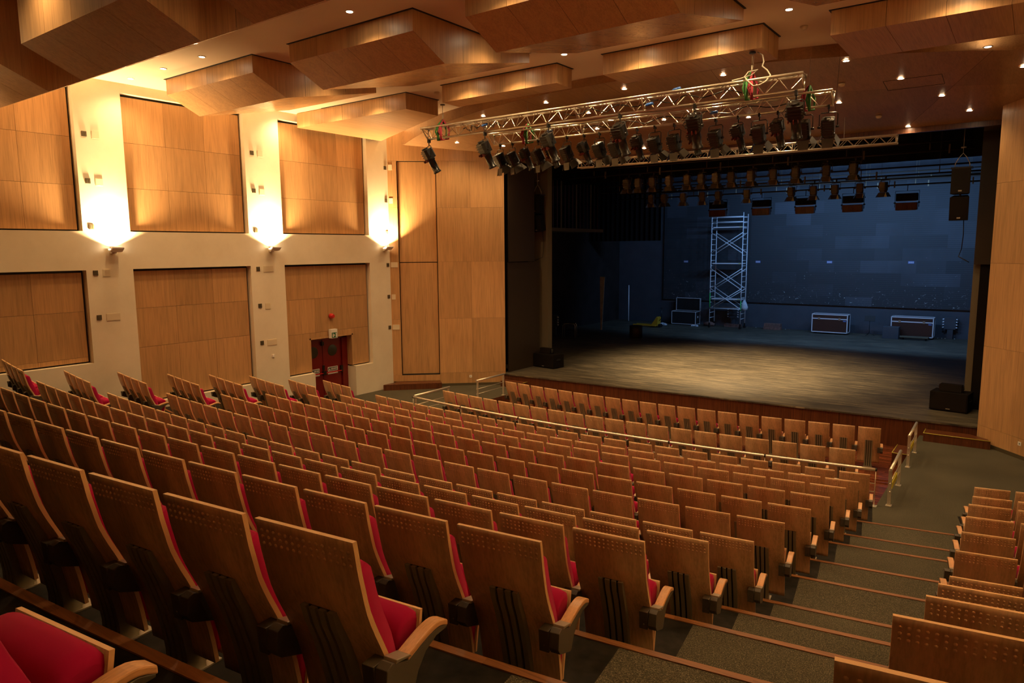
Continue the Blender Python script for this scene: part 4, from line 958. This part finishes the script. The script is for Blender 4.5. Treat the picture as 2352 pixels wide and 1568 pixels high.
# ------------------------------------------------------------------ stage lights
def light_head(kind, name, label, tint=M_black, barn=M_barn):
    """origin at the clamp; the head hangs below and points down and towards the stage"""
    o = empty(name, (0, 0, 0), 0, label, 'stage light')
    mb = MB(); mb.box(-.02, .02, -.035, .035, -.05, .03); mb.tube([(0, 0, -.12), (0, 0, -.05)], .012, 8); cl = mb.build('clamp', tint, o)
    yh = .30 if kind == 'fresnel' else .24; yw = .17 if kind == 'fresnel' else .125
    mb = MB(); mb.tube([(-yw, 0, -.12 - yh), (-yw, 0, -.15), (-yw + .03, 0, -.12), (yw - .03, 0, -.12), (yw, 0, -.15), (yw, 0, -.12 - yh)], .010, 6); mb.build('yoke', tint, o)
    ctr = Vector((0, 0, -.12 - yh + .02)); d = Vector((0, .48, -.87)).normalized(); up = Vector((0, .87, .48)).normalized(); rt = Vector((1, 0, 0))
    M_ = Matrix((rt, up, d)).transposed().to_4x4(); M_.translation = ctr    # local z = beam
    if kind == 'fresnel':
        mb = MB(); mb.prism([(-.12, -.09), (-.09, -.13), (.09, -.13), (.12, -.09), (.12, .09), (.09, .13), (-.09, .13), (-.12, .09)], -.17, .13, 'z', M=M_)
        mb.tube([(0, 0, .13), (0, 0, .19)], .125, 18, M=M_)
        for k_ in range(5): mb.box(-.125, .125, -.135, -.128, -.13 + k_ * .05, -.115 + k_ * .05, M=M_)
        bd = mb.build('housing', tint, o, bevel=.008)
        mb = MB(); mb.box(-.09, .09, -.10, .10, -.178, -.168, M=M_); mb.tube([(-.05, -.03, -.18), (-.05, -.03, -.21), (.05, -.03, -.21), (.05, -.03, -.18)], .008, 6, M=M_); mb.build('rear_cover', barn, bd)
        mb = MB(); mb.tube([(0, 0, .186), (0, 0, .193)], .105, 18, M=M_); mb.build('lens', M_lens, bd)
        for k_, (ang, w0, w1) in enumerate(((0, .12, .10), (90, .12, .19), (180, .12, .10), (270, .12, .19))):
            R_ = M_ @ Matrix.Rotation(rad(ang), 4, 'Z'); mb = MB()
            mb.hexa([R_ @ Vector(q) for q in ((-w0, .125, .195), (w0, .125, .195), (w0, .128, .195), (-w0, .128, .195), (-w1, .20, .36), (w1, .20, .36), (w1, .203, .36), (-w1, .203, .36))]); mb.build('barn_door', barn, o)
    else:
        mb = MB(); mb.prism([(-.10, -.10), (.10, -.10), (.13, -.04), (.12, .09), (.06, .13), (-.06, .13), (-.12, .09), (-.13, -.04)], -.16, .06, 'z', M=M_)
        mb.tube([(0, -.02, -.20), (0, -.02, -.14)], .075, 14, M=M_)
        for k_ in range(3): mb.box(-.135, .135, -.11, -.10, -.12 + k_ * .05, -.10 + k_ * .05, M=M_)
        bd = mb.build('housing', tint, o, bevel=.008)
        mb = MB(); mb.tube([(0, 0, .05), (0, 0, .10), (0, 0, .105), (0, 0, .36), (0, 0, .365), (0, 0, .40)], [.10, .10, .078, .078, .092, .092], 16, M=M_); mb.build('lens_tube', tint, o)
        mb = MB(); mb.tube([(0, 0, .395), (0, 0, .402)], .075, 16, M=M_); mb.build('lens', M_lens, o)
        mb = MB(); mb.box(-.012, -.004, -.17, -.08, .04, .10, M=M_); mb.box(.05, .058, -.15, -.08, .04, .10, M=M_); mb.box(-.10, -.085, -.15, -.06, .05, .09, M=M_); mb.build('shutter_handle', M_gel, o)
        mb = MB(); mb.tube([(-.10, -.02, -.15), (-.20, -.02, -.05), (-.17, .05, .05), (-.06, .08, .0)], .006, 5, M=M_); mb.build('cable', tint, o)
    for s in (-1, 1):
        mb = MB(); mb.tube([(s * (yw - .03), 0, ctr.z), (s * (yw + .03), 0, ctr.z)], .024, 8); mb.build('tilt_knob', tint, o)
    return o
FR = light_head('fresnel', 'fresnel_spotlight', ''); PF = light_head('profile', 'profile_spotlight', '')
fused = {'f': False, 'p': False}
def hang(kind, x, y, z, rz, label, group, s=1.0):
    src = FR if kind == 'f' else PF
    o = src if not fused[kind] else copy_tree(src); fused[kind] = True
    o.location = (x, y, z); o.rotation_euler = (0, 0, rz); o.scale = (s, s, s); tag(o, label, 'stage light', group)
for i, (x, rz) in enumerate([(-12.76, -28), (-10.92, -20), (-9.08, -18), (-7.27, -12), (-5.62, 2), (-3.70, 4)]):
    hang('p', x, 13.74, 7.63, rad(rz), 'black profile spotlight with lens tube on the front truss, %s from left' % ORD[i], 'profile spotlights on the front truss', 1.15)
BL_ = [('f', -11.86, -24), ('f', -11.45, -28), ('p', -11.02, -28), ('f', -10.62, -26), ('p', -10.2, -24), ('f', -9.74, -22), ('p', -9.24, -28), ('f', -8.80, -16), ('f', -8.36, -16), ('p', -7.79, -12), ('f', -7.33, -12), ('f', -6.85, -10), ('p', -6.36, -6), ('f', -5.88, -10), ('p', -5.38, -18), ('f', -4.93, -2), ('p', -4.54, -14), ('f', -4.02, 2), ('f', -3.55, 6)]
cnt = {'f': 0, 'p': 0}
for k_, x, rz in BL_:
    lab = ('black spotlight with open barn doors on the second truss, %s of its type from left' if k_ == 'f' else 'black profile spotlight on the second truss, %s of its type from left') % ORD[cnt[k_]]
    cnt[k_] += 1; hang(k_, x, 15.58, 7.64, rad(rz), lab, 'stage lights on the second truss', 1.0 if k_ == 'f' else 1.0)
# bars above the stage
for x_ in (1.2, 4.5, 7.8):
    mb = MB(); mb.tube([(x_, .08, 0), (x_, .08, .5), (x_, YF - 19.85 + .06, .85)], .006, 5); mb.build('suspension_wire', M_alu, tC)
def bar(x0, x1, y, z, label, wires=6):
    o = empty('lighting_bar', (x0, y, z), 0, label, 'lighting bar', 'black pipes above the stage')
    for dz in (0, .26):
        mb = MB(); mb.tube([(0, 0, dz), (x1 - x0, 0, dz)], .028, 8); mb.build('pipe', M_brownblack, o)
    for i in range(wires):
        x = (x1 - x0) * (i + .5) / wires; mb = MB(); mb.tube([(x, 0, 0), (x, 0, .26)], .016, 6); mb.tube([(x, 0, .26), (x, 0, 11.0 - z)], .004, 4)
        mb.box(x + .5 - .022, x + .5 + .022, -.03, .03, -.10, .16); mb.build('hanger', M_column, o)
bar(-15.2, -1.6, 24.5, 7.62, 'black double pipe lighting bar just inside the stage opening')
bar(-16.0, -1.6, 28.0, 7.28, 'black double pipe lighting bar, second into the stage')
bar(-17.5, -1.3, 33.0, 7.32, 'black double pipe bar carrying the floodlights, third into the stage')
bar(-17.5, 0.5, 36.2, 7.55, 'black double pipe bar in front of the back wall', 9)
bar(-17.5, 0.5, 37.0, 7.95, 'uppermost black double pipe bar before the back wall', 9)
M_pbrown = plain('bronze_lamp_housing', (0.085, 0.058, 0.028), 0.45, metal=0.3); M_pbarn = plain('bronze_barn_door', (0.16, 0.11, 0.05), 0.35, metal=0.6)
PC = light_head('fresnel', 'bar_spotlight', '', M_pbrown, M_pbarn); pcu = [False]
def hangpc(x, y, z, rz, tilt, label, group, s):
    o = PC if not pcu[0] else copy_tree(PC); pcu[0] = True
    o.location = (x, y, z); o.rotation_euler = (tilt, 0, rz); o.scale = (s, s, s); tag(o, label, 'stage light', group)
for i, x in enumerate([-12.55, -12.1, -11.55, -10.85, -10.2, -9.65, -9.1, -8.6, -7.9, -7.2, -7.15 + .0, -6.45, -5.55, -4.72]):
    if i == 10: continue
    hangpc(x, 24.5, 7.58, rad((-6, 4, 10, -4, 8, 0, -8, 6, -5, 7, 0, -3, 5, -6)[i]), rad(-25), 'dark barn door spotlight on the first bar above the stage, %s from left' % ORD[i - (i > 10)], 'spotlights on the first stage bar', .95)
for i, x in enumerate([-13.25, -12.6, -11.8, -11.0, -10.3, -9.2, -7.5, -6.75, -6.0, -5.2, -4.4]):
    hangpc(x, 28.0, 7.24, rad((10, -8, 4, 9, -4, 6, -9, 3, -2, 5, -12)[i]), rad(-25), 'dark barn door spotlight on the second bar above the stage, %s from left' % ORD[i], 'spotlights on the second stage bar', .95)
# cyclorama floods with their blue light on the back wall
for i, x in enumerate([-12.23, -10.2, -8.30, -6.38, -4.37]):
    o = empty('floodlight', (x, 33.0, 7.32), 0, 'double black floodlight on the third bar, %s from left' % ORD[i], 'floodlight', 'double floodlights before the back wall')
    for z0 in (-.65, -1.02):
        mb = MB(); mb.prism([(-.12, z0), (.14, z0 + .02), (.10, z0 + .30), (-.14, z0 + .30)], -.39, .39, 'x'); hb = mb.build('housing', M_dark if z0 < -1 else M_void, o, bevel=.01)
        mb = MB(); mb.box(-.36, .36, -.145, -.125, z0 - .012, z0 + .008); mb.build('reflector_lip', M_pbarn, hb)
    mb = MB(); mb.tube([(-.43, 0, -.9), (-.43, 0, -.25), (.43, 0, -.25), (.43, 0, -.9)], .014, 6); mb.tube([(0, 0, -.25), (0, 0, 0)], .016, 6); mb.build('yoke', M_black, o)
    mb = MB(); mb.tube([(-.47, 0, -.72), (-.40, 0, -.72)], .03, 8); mb.tube([(.40, 0, -.72), (.47, 0, -.72)], .03, 8); mb.build('tilt_knob', M_black, o)
    spot('flood_beam', (x + (1.2 if i == 4 else 0), 33.45, 7.0), P_BLUE * (.45, .7, 1.0, 1.25, 1.5)[i], aim=(0, 1, -.35), size=165, blend=.3, color=(.24, .50, 1.0), radius=.25)
# warm work light pool on the stage floor
spot('bar_beam', (-8.85, 24.35, 6.7), P_STAGE * .66, aim=(.02, .16, -1), size=96, blend=.8, color=(1.0, .70, .36), radius=.2)
# ------------------------------------------------------------------ scaffold tower
def scaffold():
    x0, x1, y0, y1 = -14.50, -12.76, 38.28, 39.03; z0 = .4
    o = empty('scaffold_tower', (x0, y0, z0), 0, 'tall aluminium scaffold tower on wheels against the dark back wall', 'scaffold tower')
    A, Bx, Dd = 0, x1 - x0, y1 - y0
    for (x, y, zt) in ((A, 0, 6.15), (Bx, 0, 6.32), (A, Dd, 6.15), (Bx, Dd, 6.25)):
        mb = MB(); mb.tube([(x, y, .28), (x, y, zt)], .026, 8); ps = mb.build('standard', M_scaf, o)
        mb = MB(); mb.tube([(x + .0, y - .03, .08), (x + .0, y + .03, .08)], .08, 14); mb.build('castor_wheel', M_tyre, ps)
        mb = MB(); mb.box(x - .03, x + .03, y - .045, y + .045, .07, .28); mb.build('castor_fork', M_black, ps)
        if y == 0:
            mb = MB(); z_ = (1.05, 1.95) if x == A else (1.0, 1.55); mb.tube([(x, y - .001, z_[0]), (x, y - .001, z_[1])], .029, 8); mb.build('tape_mark', M_greentape, ps)
    for x, nm in ((A, 'l'), (Bx, 'r')):
        z = .55; mb = MB()
        while z < 6.2: mb.tube([(x, 0, z), (x, Dd, z)], .016, 6); z += .29
        mb.build('ladder_rungs', M_scaf, o)
    def brace(xa, za, xb_, zb, y):
        mb = MB(); mb.tube([(xa, y, za), (xb_, y, zb)], .022, 6); mb.build('diagonal_brace', M_scaf, o)
    for y in (-.03, Dd + .03):
        for za, zb in ((5.25, 4.14), (3.30, 2.17), (2.2, 1.1)):
            brace(A, za, Bx, zb, y); brace(A, zb, Bx, za, y)
    for z in (1.10,):
        for y in (-.03, Dd + .03): mb = MB(); mb.tube([(A, y, z), (Bx, y, z)], .022, 6); mb.build('ledger', M_scaf, o)
    for z in (6.10, 5.83):
        for y in (-.03, Dd + .03): mb = MB(); mb.tube([(A, y, z), (Bx, y, z)], .02, 6); mb.build('guard_bar', M_scaf, o)
    for z in (5.57, 3.60, 1.64):
        mb = MB(); mb.box(A + .06, Bx - .04, .06, Dd - .06, z - .05, z); pl = mb.build('deck', M_trim, o)
        mb = MB(); mb.box(Bx - .22, Bx - .10, .055, .058, z - .04, z - .01); mb.build('deck_label', M_yellow, pl)
    return o
scaffold()
mb = MB(); mb.tube([(-12.66, 38.55, 2.02), (-12.64, 38.5, 1.85), (-12.62, 38.5, 1.6), (-12.62, 38.52, 1.48), (-12.62, 38.55, 1.42)], [.02, .12, .19, .16, .04], 12)
mb.tube([(-12.70, 38.5, 2.0), (-12.66, 38.48, 2.12), (-12.62, 38.48, 2.0)], .012, 6)
mb.build('cloth_sack', M_sack, label='white cloth sack hanging on the lower right of the scaffold tower', cat='sack')
# ------------------------------------------------------------------ flight cases and other things on the stage
def edge_frame(x0, x1, y0, y1, z0, z1, t_=.02):
    mb = MB()
    for a in (x0, x1):
        for b_ in (y0, y1): mb.box(a - t_, a + t_, b_ - t_, b_ + t_, z0, z1)
    for a in (x0, x1):
        for c_ in (z0, z1): mb.box(a - t_, a + t_, y0, y1, c_ - t_, c_ + t_)
    for b_ in (y0, y1):
        for c_ in (z0, z1): mb.box(x0, x1, b_ - t_, b_ + t_, c_ - t_, c_ + t_)
    return mb
def flight_case(x, y, w_, d_, h_, label, rz=0):
    o = empty('flight_case', (x, y, .4), rz, label, 'flight case', 'flight cases on the stage')
    mb = MB(); mb.box(0, w_, 0, d_, .10, h_); b_ = mb.build('body', M_case, o)
    edge_frame(0, w_, 0, d_, .10, h_, .022).build('edging', M_trim, b_)
    mb = MB(); mb.box(0, w_, -.012, 0, h_ - .24, h_ - .19); mb.build('lid_joint', M_trim, o)
    for k_ in (.2, .78):
        mb = MB(); mb.box(w_ * k_ - .05, w_ * k_ + .05, -.03, -.008, h_ - .27, h_ - .15); mb.build('catch', M_alu, o)
    mb = MB(); mb.box(w_ - .20, w_ - .06, -.006, -.001, h_ - .33, h_ - .28); mb.build('label_plate', M_bluelabel, o)
    for a in (.12, w_ - .12):
        for c_ in (.08, d_ - .08): mb = MB(); mb.tube([(a - .02, c_, .05), (a + .02, c_, .05)], .05, 10); mb.box(a - .03, a + .03, c_ - .03, c_ + .03, .05, .10); mb.build('castor', M_tyre, o)
flight_case(-9.10, 38.55, 1.68, .62, 1.00, 'big brown flight case with bright edges, left of the music stand')
flight_case(-5.47, 38.75, 1.78, .62, 1.02, 'big brown flight case with bright edges, right of the music stand')
o = empty('open_flight_case', (-16.95, 38.75, .4), 0, 'black flight case with its lid standing open, left of the scaffold', 'flight case')
mb = MB(); mb.box(0, 1.45, 0, .66, .03, .09); mb.box(0, 1.45, 0, .03, .09, .78); mb.box(0, 1.45, .63, .66, .09, .78); mb.box(0, .03, 0, .66, .09, .78); mb.box(1.42, 1.45, 0, .66, .09, .78); bd = mb.build('body', M_caseint, o)
edge_frame(0, 1.45, 0, .66, .06, .78, .014).build('edging', M_trim, bd)
mb = MB(); mb.box(0, 1.45, .68, .72, .80, 1.52); ld = mb.build('lid', M_caseint, o); edge_frame(0, 1.45, .64, .74, .80, 1.52, .013).build('edging', M_trim, ld)
mb = MB(); mb.box(1.452, 1.46, .27, .40, .42, .52); mb.build('side_handle', M_trim, o)
mb = MB(); mb.box(-5.75, -5.05, 38.15, 38.62, .4, .98); mb.build('dark_box', M_navy, label='plain dark box in front of the right flight case', cat='box', bevel=.01)
o = empty('equipment_dolly', (-5.0, 38.1, .4), 0, 'low dolly board on castors in front of the right flight case', 'dolly')
mb = MB(); mb.box(0, 1.2, 0, .5, .10, .15); mb.build('deck', M_column, o, bevel=.01)
for a in (.12, 1.08):
    for c_ in (.08, .42): mb = MB(); mb.tube([(a - .02, c_, .05), (a + .02, c_, .05)], .05, 10); mb.build('castor', M_tyre, o)
def music_stand(x, y):
    o = empty('music_stand', (x, y, .4), 0, 'black music stand between the two brown flight cases', 'music stand')
    mb = MB(); mb.tube([(0, 0, .12), (0, 0, .80)], .012, 8); mb.build('pole', M_groove, o)
    for k_ in range(3): mb = MB(); a = k_ * 2 * PI / 3; mb.tube([(0, 0, .16), (.25 * cos(a), .25 * sin(a), .01)], .009, 6); mb.build('leg', M_groove, o)
    mb = MB(); mb.hexa([(-.24, -.04, .74), (.24, -.04, .74), (.24, -.03, .74), (-.24, -.03, .74), (-.24, .04, 1.0), (.24, .04, 1.0), (.24, .05, 1.0), (-.24, .05, 1.0)]); mb.box(-.24, .24, -.08, -.035, .735, .745); mb.build('desk', M_groove, o)
music_stand(-6.46, 38.95)
def plug_box(x, y, label, sc=1.0, strip=True):
    o = empty('plug_panel', (x, y, .4), 0, label, 'electrical panel', 'plug panels with rows of sockets')
    mb = MB(); mb.box(-.24, .24, 0, .14, .46, 1.05); mb.build('panel', M_navy, o, bevel=.006)
    mb = MB(); mb.box(-.10, .14, .02, .12, 0, .46); mb.build('leg_duct', M_navy, o)
    for s in (-1, 1):
        for k_ in range(4): mb = MB(); mb.tube([(s * .24, .05, .56 + k_ * .13), (s * .31, .02, .54 + k_ * .13)], .036, 8); mb.build('socket_outlet', M_trim, o)
plug_box(-3.08, 39.55, 'dark plug panel with rows of pale sockets, right end of the back wall')
plug_box(-13.62, 39.55, 'dark plug panel with pale sockets behind the scaffold tower')
plug_box(-19.95, 30.6, 'dark plug panel with pale sockets in the left wing')
def blocks(x, y, w_, n, label):
    for i in range(n):
        mb = MB(); mb.box(x + .03 * i, x + w_ - .02 * i, y, y + .3, .4 + .17 * i, .565 + .17 * i); mb.build('wooden_block', M_brick, label=label + (', %s' % ('lower block' if i == 0 else 'upper block') if n > 1 else ''), cat='wooden block', group='rough wooden blocks by the back wall', bevel=.006)
blocks(-11.72, 39.0, .92, 2, 'rough brown wooden block against the back wall')
blocks(-13.95, 39.1, .95, 1, 'rough brown wooden block under the scaffold tower')
mb = MB(); mb.tube([(-15.05, 38.9, .52), (-14.75, 38.95, .55), (-14.45, 39.0, .50)], [.10, .14, .08], 10); mb.build('cloth_bundle', M_brick, label='brown cloth bundle at the left foot of the scaffold', cat='bundle')
for i, (x, y, s, lab) in enumerate([(-15.45, 38.55, .16, 'crumpled white cloth by the open flight case'), (-17.35, 38.3, .25, 'crumpled pale sheet behind the yellow pallet truck')]):
    mb = MB()
    for j in range(7): mb.dome((x + s * (random.random() - .5) * 2, y + s * (random.random() - .5), .4), s * (.35 + .3 * random.random()), (random.random() - .5, random.random() - .5, 1), 7, .8)
    mb.build('crumpled_cloth', M_sack, label=lab, cat='cloth')
# pallet truck
o = empty('pallet_truck', (-17.95, 36.9, .4), rad(0), 'yellow hand pallet truck on the back left of the stage', 'pallet truck')
for y in (-.27, .17): mb = MB(); mb.box(-.45, .95, y, y + .13, .06, .13); mb.build('fork', M_forklift, o, bevel=.01)
mb = MB(); mb.prism([(.62, .08), (1.02, .08), (1.06, .55), (.98, .60)], -.20, .22, 'y'); mb.build('pump_housing', M_forklift, o)
for y in (-.1, .1): mb = MB(); mb.tube([(1.12, y - .03, .10), (1.12, y + .03, .10)], .10, 14); mb.build('wheel', M_tyre, o)
mb = MB(); mb.tube([(1.05, 0, .35), (1.18, 0, .5), (1.2, 0, 1.1)], .02, 6); mb.tube([(1.2, -.15, 1.1), (1.2, .15, 1.1)], .018, 6); mb.build('handle', M_black, o)
# stool, slat, tube in the wing
o = empty('metal_stool', (-18.75, 30.3, .4), rad(20), 'metal framed stool with four bent legs in the dark left wing', 'stool')
for a, b_ in ((-.28, -.2), (.28, -.2), (.28, .2), (-.28, .2)): mb = MB(); mb.tube([(a * 1.15, b_ * 1.1, 0), (a * 1.1, b_, .62), (a * .9, b_, .70), (0, b_, .71)], .016, 8); mb.build('leg', M_steel, o)
mb = MB(); mb.box(-.25, .25, -.2, .2, .70, .73); mb.build('seat_board', M_void, o)
mb = MB(); mb.hexa([(-19.05, 34.0, .4), (-18.97, 34.0, .4), (-18.97, 34.04, .4), (-19.05, 34.04, .4), (-19.28, 34.3, 3.3), (-18.98, 34.3, 3.3), (-18.98, 34.34, 3.3), (-19.28, 34.34, 3.3)]); mb.build('timber_offcut', M_slat, label='pale tapering timber offcut leaning upright in the dark left wing', cat='timber')
mb = MB(); mb.tube([(-20.0, 39.2, .4), (-20.0, 39.2, 2.6)], .035, 8); mb.build('metal_pole', M_scaf, label='bluish metal pole standing in the back left corner of the stage', cat='pole')
mb = MB(); mb.box(-2.15, -.9, 39.5, 39.6, .4, .46); mb.build('white_batten', M_trim, label='white batten lying at the foot of the back wall, far right', cat='batten')
mb = MB(); mb.tube([(-15.9, 32.0, .4), (-15.9, 32.0, 1.0)], .32, 18); mb.build('dark_drum', M_brownblack, label='dark low drum at the left edge of the lit stage floor', cat='drum')
for i, (x, l_) in enumerate([(-16.55, 'left of the scaffold'), (-12.35, 'just right of the scaffold'), (-8.65, 'middle of the back wall'), (-4.9, 'right part of the back wall')]):
    mb = MB(); z = 4.05; mb.box(x - .13, x + .13, 39.68, 39.71, z - .06, z + .06, 0)
    for q in range(5): mb.box(x - .10 + q * .045, x - .075 + q * .045, 39.672, 39.681, z - .03, z + .03, 1)
    mb.build('wall_label', [M_bluelabel, M_white], label='small blue and white number plate on the back wall, %s' % l_, cat='label', group='number plates on the back wall')
mb = MB()
for i in range(46): x = -16.5 + 15 * random.random(); s = .01 + .025 * random.random(); mb.dome((x, 39.62 + .06 * random.random(), .4), s, (0, 0, 1), 5, .7)
mb.build('paint_flakes', M_white, label='white paint flakes scattered along the foot of the back wall', cat='debris', kind='stuff')
